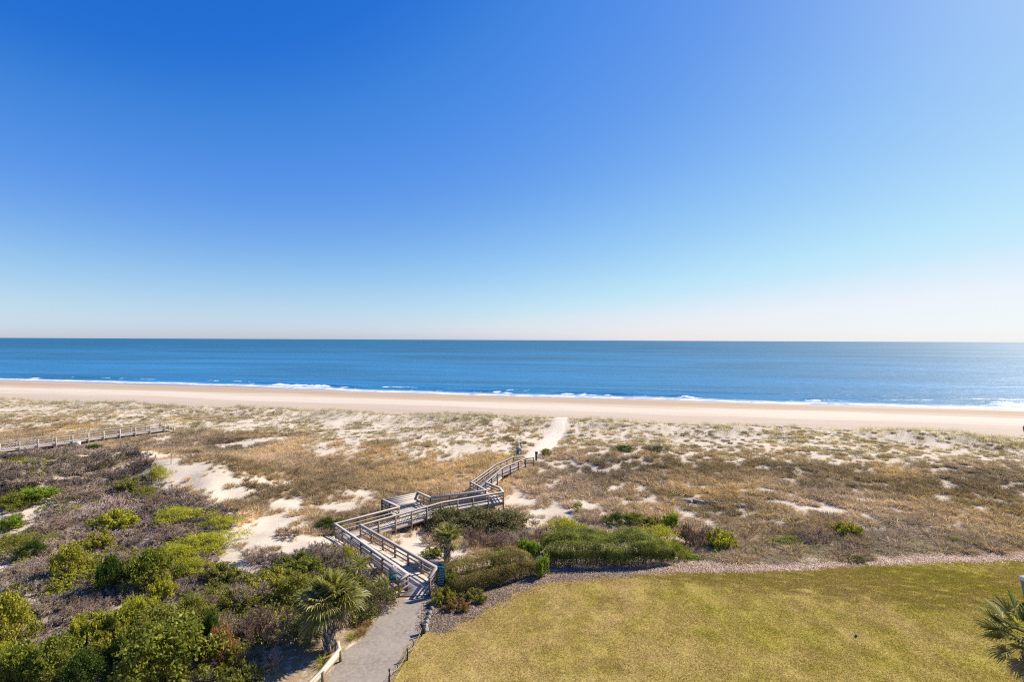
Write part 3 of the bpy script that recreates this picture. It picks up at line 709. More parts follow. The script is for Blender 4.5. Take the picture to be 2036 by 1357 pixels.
# ------------------------------------------------------------------ plant meshes
def unit(v): return v/(np.linalg.norm(v, axis=-1, keepdims=True)+1e-9)
def leaf_quads(C, size, r, up=.35, aspect=.55, seed=0, dirs=None):
    # one folded-free rhombus leaf per centre, random attitude with a bias to face up
    n = len(C); r_ = np.random.default_rng(seed)
    nrm = unit(r_.normal(size=(n, 3)) + [0, 0, up*2]); a = unit(np.cross(nrm, r_.normal(size=(n, 3)))); 
    if dirs is not None: a = unit(dirs + r_.normal(size=(n, 3))*.45)
    b = unit(np.cross(nrm, a)); s = (size*r_.uniform(.65, 1.3, n))[:, None]
    V = np.stack([C-a*s, C-b*s*aspect, C+a*s, C+b*s*aspect], 1).reshape(-1, 3)
    return V, np.arange(4*n).reshape(-1, 4), r
class Parts:
    def __init__(s): s.V = []; s.F = []; s.r = []; s.n = 0
    def add(s, V, Fq, r): s.V.append(V); s.F.append(np.asarray(Fq)+s.n); s.r.append(np.broadcast_to(r, (len(Fq),))); s.n += len(V)
    def mesh(s, name, mat): return mesh_np(name, np.vstack(s.V), np.vstack(s.F), mat, {'rnd': np.concatenate(s.r)})
def ribbons(P, Q, w0, w1, r, seed=0):
    # thin flat twigs from P to Q, crossed pairs so they read from every side
    d = unit(Q-P); r_ = np.random.default_rng(seed); a = unit(np.cross(d, r_.normal(size=P.shape))); b = np.cross(d, a)
    w0 = np.broadcast_to(w0, (len(P),))[:, None]; w1 = np.broadcast_to(w1, (len(P),))[:, None]
    V1 = np.stack([P-a*w0, P+a*w0, Q+a*w1, Q-a*w1], 1); V2 = np.stack([P-b*w0, P+b*w0, Q+b*w1, Q-b*w1], 1)
    V = np.concatenate([V1, V2]).reshape(-1, 3); return V, np.arange(len(V)).reshape(-1, 4), np.concatenate([r, r])
def twigs(seed, stems=9, spread=1.0, levels=3, kids=5, height=1.0, w=.012, droop=0.0, wild=.55, lean=(0, 0)):
    # branching bare twigs: returns segment ends; unit shrub of radius ~1 and the given height
    r_ = np.random.default_rng(seed); segP, segQ, W, Lv = [], [], [], []
    th = r_.uniform(0, 2*np.pi, stems); rr = spread*.28*np.sqrt(r_.random(stems))
    P = np.stack([rr*np.cos(th), rr*np.sin(th), np.zeros(stems)], 1)
    D = unit(np.stack([np.cos(th)*spread*.6*r_.uniform(.3, 1.2, stems)+lean[0], np.sin(th)*spread*.6*r_.uniform(.3, 1.2, stems)+lean[1], height*r_.uniform(.45, 1., stems)], 1))
    L = np.full(stems, .5*max(height, .6)); ww = w
    for lv in range(levels+1):
        Q = P + D*L[:, None]; mid = (P+Q)/2 + r_.normal(size=P.shape)*L[:, None]*.08
        for a, b_ in ((P, mid), (mid, Q)): segP.append(a); segQ.append(b_); W.append(np.full(len(P), ww)); Lv.append(np.full(len(P), lv))
        k = kids; idx = np.repeat(np.arange(len(P)), k); f = r_.uniform(.25, 1., len(idx))[:, None]
        NP = P[idx] + (Q-P)[idx]*f
        ND = unit(D[idx] + r_.normal(size=(len(idx), 3))*wild + [lean[0]*.2, lean[1]*.2, .10-droop*lv])
        P, D = NP, ND; L = np.repeat(L, k)*r_.uniform(.42, .72, len(idx)); ww *= .62
    return np.concatenate(segP), np.concatenate(segQ), np.concatenate(W), np.concatenate(Lv)
def twig_mesh(name, mat, seed, **kw):
    P, Q, W, Lv = twigs(seed, **kw); r_ = np.random.default_rng(seed+1)
    p = Parts(); V, Fq, r = ribbons(P, Q, W, W*.75, np.clip(r_.uniform(0, .75, len(P))+Lv*.08, 0, 1), seed); p.add(V, Fq, r); return p.mesh(name, mat)
def crown_centres(seed, clumps, per, shape, cl=.2, flat=1.0):
    # leaf centres: lumps sitting in the outer part of an uneven dome of radius ~1 and height 1
    r_ = np.random.default_rng(seed); th = r_.uniform(0, 2*np.pi, clumps); cz = r_.random(clumps)**.8
    if shape == 'mound': el = np.arcsin(cz)
    else: el = np.arcsin(cz*.98)
    lob = 1 + .28*np.sin(3*th+seed) + .16*np.sin(5*th+2*seed)
    rad = r_.uniform(.5, 1.0, clumps)**.6*lob
    c = np.stack([rad*np.cos(el)*np.cos(th), rad*np.cos(el)*np.sin(th), .16+.80*np.sin(el)*r_.uniform(.62, 1.08, clumps)*flat], 1)
    if shape == 'upright': c[:, :2] *= .75
    tone = r_.random(clumps); rs = cl*r_.uniform(.6, 1.35, clumps)
    idx = np.repeat(np.arange(clumps), per)
    off = r_.normal(size=(len(idx), 3)); off = unit(off)*(r_.random(len(idx))**.45)[:, None]*rs[idx][:, None]*[1.1, 1.1, .8]
    C = c[idx]+off; C[:, 2] = np.maximum(C[:, 2], .03)
    for j in range(26):
        k_ = r_.integers(0, clumps); n_ = 22; f_ = r_.uniform(.9, 1.28, n_)[:, None]; dirn = c[k_]-np.array([0, 0, .1]); sp2 = np.array([0, 0, .1])+dirn*f_+r_.normal(size=(n_, 3))*.03; C[r_.integers(0, len(C), n_)] = sp2
    C[:, 2] = np.maximum(C[:, 2], .03)
    tone_l = np.clip(.62*tone[idx] + .45*r_.random(len(idx)) - .04 , 0, 1)
    return C, tone_l, c
def shrub_meshes(kind, seed):
    # (crown mesh, stems mesh) for one variety, unit sized
    p = Parts()
    if kind == 'leaf':     C, r, c = crown_centres(seed, 70, 75, 'mound', .22); p.add(*leaf_quads(C, .036, r, .5, .62, seed))
    elif kind == 'broad':  C, r, c = crown_centres(seed, 80, 80, 'mound', .23); p.add(*leaf_quads(C, .040, r, .55, .7, seed))
    elif kind == 'fine':   C, r, c = crown_centres(seed, 85, 75, 'mound', .2, .9); p.add(*leaf_quads(C, .036, r, .2, .34, seed))
    elif kind == 'spray':
        P, Q, W, Lv = twigs(seed, stems=16, levels=2, kids=5, height=1.1, wild=.55); k = 9
        sel = np.nonzero(Lv >= 1)[0]; idx = np.repeat(sel, k); f = np.random.default_rng(seed).random(len(idx))[:, None]
        C = P[idx]+(Q-P)[idx]*f + np.random.default_rng(seed+5).normal(size=(len(idx), 3))*.028; r = np.clip(np.random.default_rng(seed+2).normal(.5, .25, len(idx)), 0, 1)
        p.add(*leaf_quads(C, .048, r, .25, .36, seed, unit(Q-P)[idx])); c = C[::300]
    elif kind == 'sparse':
        P, Q, W, Lv = twigs(seed, stems=12, levels=3, kids=4, height=.95, wild=.6); k = 2
        sel = np.nonzero(Lv >= 2)[0]; idx = np.repeat(sel, k)
        C = Q[idx] + np.random.default_rng(seed+5).normal(size=(len(idx), 3))*.035; r = np.random.default_rng(seed+2).random(len(idx))
        p.add(*leaf_quads(C, .046, r, .4, .5, seed)); c = C[::200]
    crown = p.mesh('foliage', M['leaf'])
    tp = Parts(); P, Q, W, Lv = twigs(seed+3, stems=9 if kind != 'sparse' else 12, levels=2 if kind != 'sparse' else 3, kids=4, height=.85, w=.016, wild=.55)
    if kind in ('spray', 'sparse'):
        P, Q, W, Lv = twigs(seed, stems=16 if kind == 'spray' else 12, levels=2 if kind == 'spray' else 3, kids=5 if kind == 'spray' else 4, height=1.1 if kind == 'spray' else .95, w=.013, wild=.55 if kind == 'spray' else .6)
    V, Fq, r = ribbons(P, Q, W, W*.75, np.random.default_rng(seed).random(len(P)), seed); tp.add(V, Fq, r)
    return crown, tp.mesh('stems', M['twig'])
SHR = {k: [shrub_meshes(k, 100*i+j*7) for j in range(2)] for i, k in enumerate(('leaf', 'broad', 'fine', 'spray', 'sparse'))}
TWG = [twig_mesh('bare_twigs', M['twig'], 501, stems=15, levels=3, kids=5, height=.8, wild=.6, lean=(-.25, 0)), twig_mesh('bare_twigs', M['twig'], 502, stems=12, levels=3, kids=5, height=1.0, wild=.5, w=.015),
       twig_mesh('bare_twigs', M['twig'], 503, stems=20, levels=3, kids=5, height=.55, wild=.75)]

COLS = dict(YG=(.43, .42, .05), LIME=(.29, .38, .05), OLIVE=(.245, .24, .05), DG=(.075, .115, .022), MG=(.21, .225, .036), OY=(.35, .325, .05), BR=(.30, .17, .075), RUST=(.30, .19, .065), GD=(.155, .145, .065),
            GREY=(.45, .355, .275), MAUVE=(.38, .28, .215), TWIG=(.30, .205, .145), PALE=(.55, .47, .39), DARK=(.11, .08, .06))
def shrub(kind, cx, cy, wpx, h, colour, label, depth=.8, var=None, name=None, cat='shrub', group=None, rz=None, stemcol='TWIG'):
    if cx < 740 and cy > 915: h *= 1.2; wpx *= 1.12
    p = onterr(cx, cy, .42*h); rad = wpx*p[1]/F/2; rz = random.uniform(-.5, .5) if rz is None else rz
    v = random.randrange(2) if var is None else var
    if kind == 'twig':
        v = random.randrange(3) if var is None else var
        o = link(name or 'bare_shrub', TWG[v]); o.location = (p[0], p[1], p[2]-.04); o.scale = (rad*1.0, rad*1.0*depth, h*1.0); o.rotation_euler[2] = rz; o.color = (*COLS[colour], 1)
        return tag(o, label, cat, group)
    o = thing(name or 'shrub', label, cat, (p[0], p[1], p[2]-.03), rz, group)
    cr, st = SHR[kind][v % 2]
    a = link('foliage', cr, o); b = link('stems', st, o); a.color = (*COLS[colour], 1); b.color = (*COLS[stemcol], 1)
    for c in (a, b): c.scale = (rad, rad*depth, h*1.02)
    return o

GY, GB = 'yellow-green shrubs in the scrub', 'bare twiggy shrubs in the scrub'
SH = [  # kind, centre x, y, width px, height m, colour, label
 ('leaf', 187, 893, 46, .8, 'DG', 'small dark green shrub on the crest just below the far boardwalk'),
 ('fine', 105, 901, 38, .5, 'OLIVE', 'small olive shrub just below the left end of the far boardwalk'),
 ('leaf', 52, 926, 40, .5, 'MG', 'low green cushion among grey twigs high on the left dune'),
 ('fine', 316, 945, 34, 1.3, 'YG', 'upright yellow-green shrub at the edge of the bare dune sand'),
 ('fine', 292, 983, 46, 1.0, 'OLIVE', 'olive shrub just below the upright yellow-green one by the dune sand'),
 ('sparse', 255, 965, 60, 1.0, 'OLIVE', 'thin brownish shrub left of the bare dune sand', dict(stemcol='MAUVE')),
 ('spray', 84, 985, 85, 1.1, 'LIME', 'bright green bushy shrub high in the left scrub'),
 ('leaf', 25, 1003, 60, 1.0, 'MG', 'green leafy shrub at the left edge beside the bright green bushy one'),
 ('spray', 16, 1042, 62, 1.0, 'LIME', 'bright green shrub cut by the left edge, below the darker leafy one'),
 ('fine', 28, 1085, 100, 1.2, 'OLIVE', 'wide olive shrub at the left edge above the bare twigs'),
 ('leaf', 62, 1098, 50, 1.0, 'DG', 'dark green shrub tucked against the wide olive one'),
 ('sparse', 232, 1036, 100, 1.3, 'YG', 'large thin yellow-green shrub over dark branches in mid scrub', dict(stemcol='TWIG')),
 ('sparse', 195, 1078, 70, 1.2, 'OY', 'thin yellowish shrub below the large thin yellow-green one'),
 ('fine', 359, 1027, 98, .9, 'YG', 'flat-topped yellow-green shrub nearest the bare dune slope'),
 ('fine', 442, 1042, 62, .8, 'YG', 'yellow-green shrub farthest out on the sand beside the flat-topped one'),
 ('fine', 415, 1080, 110, .9, 'YG', 'wide yellow-green shrub spilling onto the bare sand'),
 ('fine', 360, 1105, 90, .9, 'YG', 'low yellow-green shrub left of the one spilling onto the sand'),
 ('fine', 388, 1130, 66, .8, 'YG', 'yellow-green shrub lowest of the bright group by the sand'),
 ('twig', 345, 1062, 120, 1.0, 'MAUVE', 'mauve bare shrub between two rows of yellow-green shrubs'),
 ('broad', 137, 1122, 60, 1.5, 'OY', 'olive-yellow broad-leaved shrub standing alone among grey twigs'),
 ('broad', 219, 1150, 50, 1.5, 'DG', 'vivid deep green shrub with a dark shadow at its foot'),
 ('broad', 300, 1138, 92, 1.6, 'MG', 'dark rounded shrub with yellow leaf tips right of the deep green one'),
 ('sparse', 322, 1172, 60, 1.2, 'YG', 'thin yellow sprig below the dark rounded shrub'),
 ('broad', 14, 1250, 92, 2.0, 'OY', 'big broad-leaved shrub cut by the left edge, above the pale twigs'),
 ('spray', 290, 1222, 90, 1.5, 'YG', 'bright yellow-green feathery shrub, highest of the sunlit band'),
 ('spray', 232, 1240, 95, 1.5, 'YG', 'yellow-green feathery shrub in the middle of the sunlit band'),
 ('spray', 168, 1262, 90, 1.2, 'YG', 'yellow-green feathery shrub left in the sunlit band'),
 ('sparse', 225, 1275, 90, 1.1, 'OY', 'thin yellowish shrub at the foot of the sunlit band'),
 ('leaf', 312, 1258, 110, 1.4, 'OLIVE', 'olive shrub right below the sunlit yellow-green band'),
 ('broad', 262, 1292, 80, 1.2, 'MG', 'green leafy shrub with one orange tip below the sunlit band'),
 ('broad', 35, 1332, 95, 1.3, 'MG', 'green broad-leaved shrub in the bottom left corner'),
 ('broad', 105, 1325, 100, 1.4, 'MG', 'green broad-leaved shrub second from the bottom left corner'),
 ('fine', 12, 1315, 70, 1.1, 'YG', 'yellow-green shrub behind the one in the bottom left corner'),
 ('broad', 165, 1345, 80, 1.2, 'DG', 'dark green broad-leaved shrub on the bottom edge left of the pale twigs'),
 ('broad', 335, 1312, 165, 1.9, 'MG', 'largest rounded broad-leaved shrub in the foreground scrub'),
 ('broad', 300, 1352, 90, 1.3, 'OY', 'olive broad-leaved shrub on the bottom edge below the largest rounded one'),
 ('broad', 418, 1272, 44, 1.6, 'DG', 'dark green upright shrub behind the rust-coloured one'),
 ('broad', 437, 1300, 66, 1.4, 'BR', 'shrub with withered rust-red leaves'),
 ('twig', 110, 1040, 130, 1.3, 'MAUVE', 'wide mauve bare thicket below the bright green bushy shrub', dict(var=0)),
 ('twig', 150, 985, 110, 1.1, 'MAUVE', 'mauve bare shrub right of the bright green bushy shrub', dict(var=1)),
 ('twig', 60, 950, 140, .8, 'GREY', 'low grey bare shrub on the upper left dune'),
 ('twig', 200, 935, 130, .8, 'MAUVE', 'low mauve bare shrub in the middle of the dune crest'),
 ('twig', 40, 1160, 110, 1.2, 'PALE', 'pale grey bare shrub above the big broad-leaved shrub at the edge', dict(var=2)),
 ('twig', 110, 1190, 130, 1.2, 'GREY', 'grey bare shrub below the olive-yellow broad-leaved one'),
 ('twig', 265, 1105, 80, 1.1, 'GREY', 'grey bare shrub left of the dark rounded shrub'),
 ('twig', 45, 1292, 110, 1.0, 'PALE', 'whitish bare twigs above the bottom left corner', dict(var=2)),
 ('twig', 205, 1322, 110, 1.1, 'PALE', 'whitish bare twigs between leafy shrubs on the bottom edge'),
 ('twig', 470, 1240, 130, 1.5, 'MAUVE', 'large mauve bare shrub left of the big palm', dict(var=0)),
 ('twig', 530, 1255, 130, 1.6, 'TWIG', 'large brown bare shrub next to the small palm', dict(var=1)),
 ('twig', 420, 1190, 110, 1.2, 'MAUVE', 'mauve bare shrub below the lowest bright yellow-green one'),
 ('twig', 500, 1185, 100, 1.2, 'GREY', 'grey-brown bare shrub in mid scrub below the sand strip'),
 ('twig', 520, 1310, 120, 1.1, 'MAUVE', 'mauve bare shrub shading the sand at the bottom edge'),
 ('twig', 575, 1058, 82, .8, 'TWIG', 'round brown bare shrub alone on the bare sand'),
 ('twig', 512, 1105, 84, .9, 'GREY', 'grey bare shrub at the upper end of the sand strip', dict(var=1)),
 ('sparse', 445, 1140, 90, .9, 'OLIVE', 'thin greenish shrub across the middle of the sand strip', dict(stemcol='GREY')),
 ('sparse', 590, 1125, 110, 1.0, 'MG', 'thin green shrub left of the boardwalk corner', dict(stemcol='GREY')),
 ('sparse', 535, 1160, 100, 1.1, 'OY', 'thin yellowish green shrub below the thin green one by the sand', dict(stemcol='GREY')),
 ('twig', 650, 1105, 85, 1.1, 'GREY', 'grey bare shrub against the boardwalk corner', dict(var=1)),
 ('fine', 692, 1103, 26, .8, 'YG', 'small yellow-green shrub against the boardwalk rail'),
 ('leaf', 648, 1045, 44, .8, 'DG', 'dark green rounded shrub behind the boardwalk corner'),
 ('fine', 676, 1041, 26, .6, 'MG', 'small green sprig right of the dark shrub behind the boardwalk corner'),
 ('leaf', 590, 1180, 90, 1.2, 'OLIVE', 'olive shrub behind the big palm'),
 ('leaf', 725, 1200, 90, 1.2, 'GD', 'dusky green shrub between the big palm and the path'),
 ('sparse', 690, 1165, 90, 1.3, 'OLIVE', 'thin brownish green shrub behind the big palm, by the rail', dict(stemcol='TWIG')),
 ('sparse', 470, 1200, 90, 1.1, 'OLIVE', 'thin olive shrub among the mauve twigs', dict(stemcol='MAUVE')),
 ('leaf', 380, 1225, 70, 1.2, 'OLIVE', 'olive shrub right of the sunlit yellow-green band'),
 ('sparse', 480, 1345, 70, .9, 'OLIVE', 'thin olive shrub on the bottom edge beside the spiky yucca', dict(stemcol='GREY')),
 # right of the boardwalk
 ('spray', 834, 1035, 42, 1.0, 'LIME', 'bright lime shrub leaning against the boardwalk rail'),
 ('leaf', 885, 1035, 90, 1.3, 'GD', 'dusky green shrub behind the palm, against the boardwalk', dict(depth=1.3)),
 ('leaf', 950, 1036, 100, 1.3, 'GD', 'dusky green shrub in the middle of the thicket below the boardwalk', dict(depth=1.3)),
 ('leaf', 1010, 1040, 90, 1.2, 'GD', 'dusky green shrub at the right of the thicket below the boardwalk', dict(depth=1.3)),
 ('twig', 960, 1075, 120, 1.4, 'TWIG', 'brown bare shrub on the shaded face of the thicket', dict(var=1)),
 ('twig', 1025, 1075, 110, 1.3, 'GREY', 'grey bare shrub right of the brown one on the thicket face', dict(var=1)),
 ('twig', 860, 1070, 80, 1.2, 'GREY', 'grey bare shrub left of the palm by the boardwalk', dict(var=0)),
 ('twig', 1092, 1055, 90, 1.1, 'MAUVE', 'mauve bare shrub behind the top of the big clipped hedge'),
 ('twig', 1175, 1038, 70, .8, 'MAUVE', 'small mauve bare shrub behind the middle of the clipped hedge'),
 ('sparse', 860, 1100, 60, .6, 'MG', 'low thin green shrub at the foot of the palm by the boardwalk'),
 ('leaf', 1224, 1035, 50, 1.0, 'DG', 'dark green shrub behind the clipped hedge, left of two'),
 ('leaf', 1262, 1036, 56, .9, 'MG', 'mid green shrub behind the clipped hedge, right of the dark one'),
 ('sparse', 1305, 1040, 60, 1.0, 'OLIVE', 'thin shrub between the green ones behind the clipped hedge', dict(stemcol='MAUVE')),
 ('spray', 1334, 1038, 40, 1.5, 'LIME', 'tall bright green sprig behind the right end of the clipped hedge'),
 ('twig', 1388, 1068, 105, 2.1, 'TWIG', 'tall dark bare shrub right of the clipped hedge', dict(var=1)),
 ('sparse', 1432, 1075, 76, 1.7, 'YG', 'thin yellow-green shrub right of the tall dark bare one'),
 ('leaf', 1428, 1100, 34, .4, 'LIME', 'low bright green cushion below the thin yellow-green shrub'),
 ('leaf', 1376, 1110, 40, .35, 'LIME', 'low bright green cushion at the right foot of the hedge'),
 ('leaf', 1506, 1096, 26, .35, 'LIME', 'small green cushion alone on the litter by the wood chips'),
 ('leaf', 1568, 1078, 90, .5, 'MG', 'low wide green shrub in the litter right of the hedge', dict(depth=.5)),
 ('twig', 1622, 1060, 135, 1.6, 'MAUVE', 'mauve bare shrub right of the low wide green one'),
 ('sparse', 1690, 1055, 70, 1.4, 'OY', 'thin olive-brown shrub right of the mauve bare shrub'),
 ('twig', 1690, 1080, 90, 1.0, 'MAUVE', 'small mauve bare shrub below the thin olive-brown one'),
 ('leaf', 1706, 1114, 36, .4, 'GD', 'small dark green cushion at the edge of the wood chips'),
 ('leaf', 1898, 1078, 34, .35, 'MG', 'small green cushion far right above the wood chips'),
 ('spray', 897, 1160, 32, 1.3, 'LIME', 'bright green feathery shrub beside the dark green sign'),
 ('spray', 990, 1118, 46, 1.4, 'LIME', 'bright green feathery shrub rising from the brown hedge'),
 ('spray', 930, 1148, 16, 1.0, 'LIME', 'thin bright green sprig between two feathery shrubs'),
 ('spray', 985, 1160, 32, .6, 'MG', 'low green sprig at the foot of the brown hedge'),
 ('spray', 1062, 1098, 48, 1.5, 'LIME', 'yellow-green feathery shrub at the upper left of the clipped hedge'),
 ('spray', 1078, 1128, 40, 1.5, 'LIME', 'bright green feathery shrub at the left foot of the clipped hedge'),
 ('spray', 1040, 1087, 34, 1.1, 'LIME', 'small lime feathery shrub behind the end of the brown hedge'),
 ('sparse', 885, 1188, 60, 1.0, 'OY', 'thin olive shrub below the dark green sign', dict(stemcol='TWIG')),
 ('sparse', 910, 1205, 70, .7, 'RUST', 'thin rusty shrub on the dark mulch below the brown hedge', dict(stemcol='TWIG')),
 ('fine', 1318, 1072, 84, 1.45, 'YG', 'yellow-green shrub growing out of the right end of the clipped hedge', dict(depth=1.2)),
 ('fine', 1345, 1100, 56, 1.1, 'MG', 'mid green shrub at the right end of the clipped hedge'),
 ('fine', 1130, 1052, 80, 1.35, 'YG', 'yellow-green shrub over the top left of the clipped hedge'),
 ('twig', 1062, 1068, 90, 1.2, 'TWIG', 'brown bare shrub between the thicket and the clipped hedge', dict(var=1)),
 ('twig', 1130, 1040, 70, .9, 'GREY', 'small grey bare shrub beside the yellow-green top of the clipped hedge'),
 ('sparse', 945, 1188, 70, .7, 'OLIVE', 'thin olive shrub on the mulch at the foot of the brownish hedge', dict(stemcol='TWIG')),
 ('twig', 1460, 1060, 80, .9, 'TWIG', 'low brown bare shrub right of the thin yellow-green one', dict(var=2)),
 ('twig', 85, 1125, 110, 1.3, 'GREY', 'grey bare shrub between the wide olive shrub and the olive-yellow one'),
 ('twig', 175, 1200, 120, 1.2, 'MAUVE', 'mauve bare shrub left of the shadow below the deep green shrub'),
 ('twig', 560, 1215, 110, 1.5, 'TWIG', 'brown bare shrub behind the small palm'),
 ('twig', 400, 1335, 100, 1.1, 'GREY', 'grey bare shrub on the bottom edge left of the spiky yucca'),
 ('twig', 330, 1000, 110, .9, 'TWIG', 'brown bare shrub on the slope above the flat-topped yellow-green one'),
 ('leaf', 1240, 893, 44, .6, 'DG', 'low dark shrub in the sparse dune grass right of the sand path'),
 ('leaf', 1305, 893, 50, .6, 'GD', 'low dusky shrub right of the low dark one in the dune grass'),
 ('leaf', 1086, 901, 28, .8, 'OLIVE', 'rounded olive shrub at the start of the sand path'),
]
for e in SH:
    kw = e[7] if len(e) > 7 else {}
    shrub(*e[:7], **kw)

# the big clipped hedge: a shell of small leaves on a flat-topped mound, woody below
def hedge(name, label, a, b, depth, h, n, mat, seed, leaf=.035, low=.35, stems=240, taper=.35, stemcol='TWIG', lumpy=.55):
    a = np.asarray(a)[:2]; b = np.asarray(b)[:2]; ax_ = (b-a); L = np.linalg.norm(ax_); ax_ /= L; nr = np.array([-ax_[1], ax_[0]])
    r_ = np.random.default_rng(seed)
    u_ = r_.random(n); v_ = r_.uniform(-1, 1, n)
    def prof(u, v):
        end = 1-np.abs(2*u-1)**3.4; z = h*(1-np.abs(v)**2.4*.72)*(.45+.55*end**.6)
        lump = fbm(u*L, v*depth/2, 1.3, 3, seed)-.5
        return z*(1+lumpy*lump) + .05*np.sin(u*9)
    wd = depth/2*(1-taper*np.abs(2*u_-1)**3)
    z = prof(u_, v_); side = r_.random(n) < .5
    z = np.where(side, low*h + (z-low*h)*r_.random(n)**.7, z) ; vv_ = np.where(side, np.sign(v_)*(.86+.14*r_.random(n)), v_)
    z = np.minimum(z, np.where(side, h*.9, z))
    C = a[None]+ax_[None]*(u_*L)[:, None]+nr[None]*(vv_*wd+depth/2)[:, None]
    C3 = np.stack([C[:, 0], C[:, 1], z], 1)+r_.normal(size=(n, 3))*.055
    clump = fbm(C3[:, 0]*1.0, C3[:, 1]+C3[:, 2]*1.4, .5, 2, seed+1)
    r = np.clip((clump-.5)*1.3+.5 + r_.normal(size=n)*.13, 0, 1)
    o = thing(name, label, 'hedge', (a[0], a[1], 0)); org = np.array([a[0], a[1], 0])
    g0 = height(C3[:, 0], C3[:, 1]); C3[:, 2] += g0
    p = Parts(); p.add(*leaf_quads(C3-org, leaf, r, .7, .55, seed)); link('foliage', p.mesh('foliage', mat), o)
    us = r_.random(stems); vs = r_.uniform(-.9, .9, stems); S = a[None]+ax_[None]*(us*L)[:, None]+nr[None]*(vs*depth/2*(1-taper*np.abs(2*us-1)**3)+depth/2)[:, None]
    P = np.stack([S[:, 0], S[:, 1], height(S[:, 0], S[:, 1])-.02], 1); hh = prof(us, vs)
    Q = P + np.stack([r_.normal(size=stems)*.16, r_.normal(size=stems)*.16, hh*.72], 1)
    k = 5; idx = np.repeat(np.arange(stems), k); f = r_.uniform(.25, .95, (len(idx), 1)); P2 = P[idx]+(Q-P)[idx]*f; Q2 = P2+unit(r_.normal(size=P2.shape)+[0, 0, .8])*r_.uniform(.15, .45, (len(idx), 1))
    Q2[:, 2] = np.minimum(Q2[:, 2], P[idx][:, 2]+hh[idx]*.95)
    p = Parts(); p.add(*ribbons(P-org, Q-org, .014, .009, r_.random(stems), seed)); p.add(*ribbons(P2-org, Q2-org, .007, .004, r_.random(len(idx)), seed)); st = link('stems', p.mesh('stems', M['twig']), o); st.color = (*COLS[stemcol], 1)
    return o
M['hedge2'] = foliage_mat('brown_hedge_leaf', (.12, .095, .03), (.40, .31, .09), .38, .006)
hedge('hedge', 'big clipped dark green hedge with a flat top and dark bare stems below', at(1086, 1134), at(1352, 1126), 3.5, 1.8, 105000, M['hedge'], 61, leaf=.032, stems=420, stemcol='DARK')
hedge('hedge', 'loose brownish hedge between the dark green sign and the clipped hedge', at(890, 1200), at(1078, 1148), 2.7, 1.2, 42000, M['hedge2'], 62, .028, .42, 380, .2, 'DARK', 1.1)

# ------------------------------------------------------------------ palms
def frond_geo(p, base, dirv, pet, R, nseg, droop, r_, spread=2.1, tone=.5):
    # costapalmate fan: stalk, then tapering blades fanned round its tip, drooping at the ends
    d = unit(np.asarray(dirv, float)); up = np.array([0, 0, 1.]); side = np.cross(d, up); side = side/(np.linalg.norm(side)+1e-6); nr = np.cross(side, d)
    tip = base + d*pet - up*droop*pet*.25
    V, Fq, r = ribbons(np.array([base]), np.array([tip]), .014, .010, np.array([.7]), 1); p.add(V, Fq, r)
    for i in range(nseg):
        a = (i/(nseg-1)-.5)*2*spread; ln = R*(1-.32*abs(a/spread)**1.6)*r_.uniform(.85, 1.08)
        bd = d*math.cos(a)+side*math.sin(a); fold = nr*(.16*abs(math.sin(a)))
        b1 = unit(bd+fold+up*.10)
        q0 = tip; q1 = tip+b1*ln*.5-up*droop*ln*.04; q2 = tip+b1*ln*.82-up*droop*ln*.16; q3 = tip+b1*ln*1.0-up*droop*ln*.42
        wv = unit(np.cross(b1, nr)+1e-6); w_ = ln*.030
        tw = nr*w_*.6*(1 if i % 2 else -1)
        V = np.array([q0-wv*w_*.3, q0+wv*w_*.3, q1+wv*w_+tw, q1-wv*w_-tw, q2+wv*w_*.7+tw, q2-wv*w_*.7-tw, q3+wv*w_*.12, q3-wv*w_*.12])
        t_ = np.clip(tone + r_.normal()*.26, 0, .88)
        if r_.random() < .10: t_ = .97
        p.add(V, [[0, 1, 2, 3], [3, 2, 4, 5], [5, 4, 6, 7]], [t_, t_, min(1, t_+.12)])
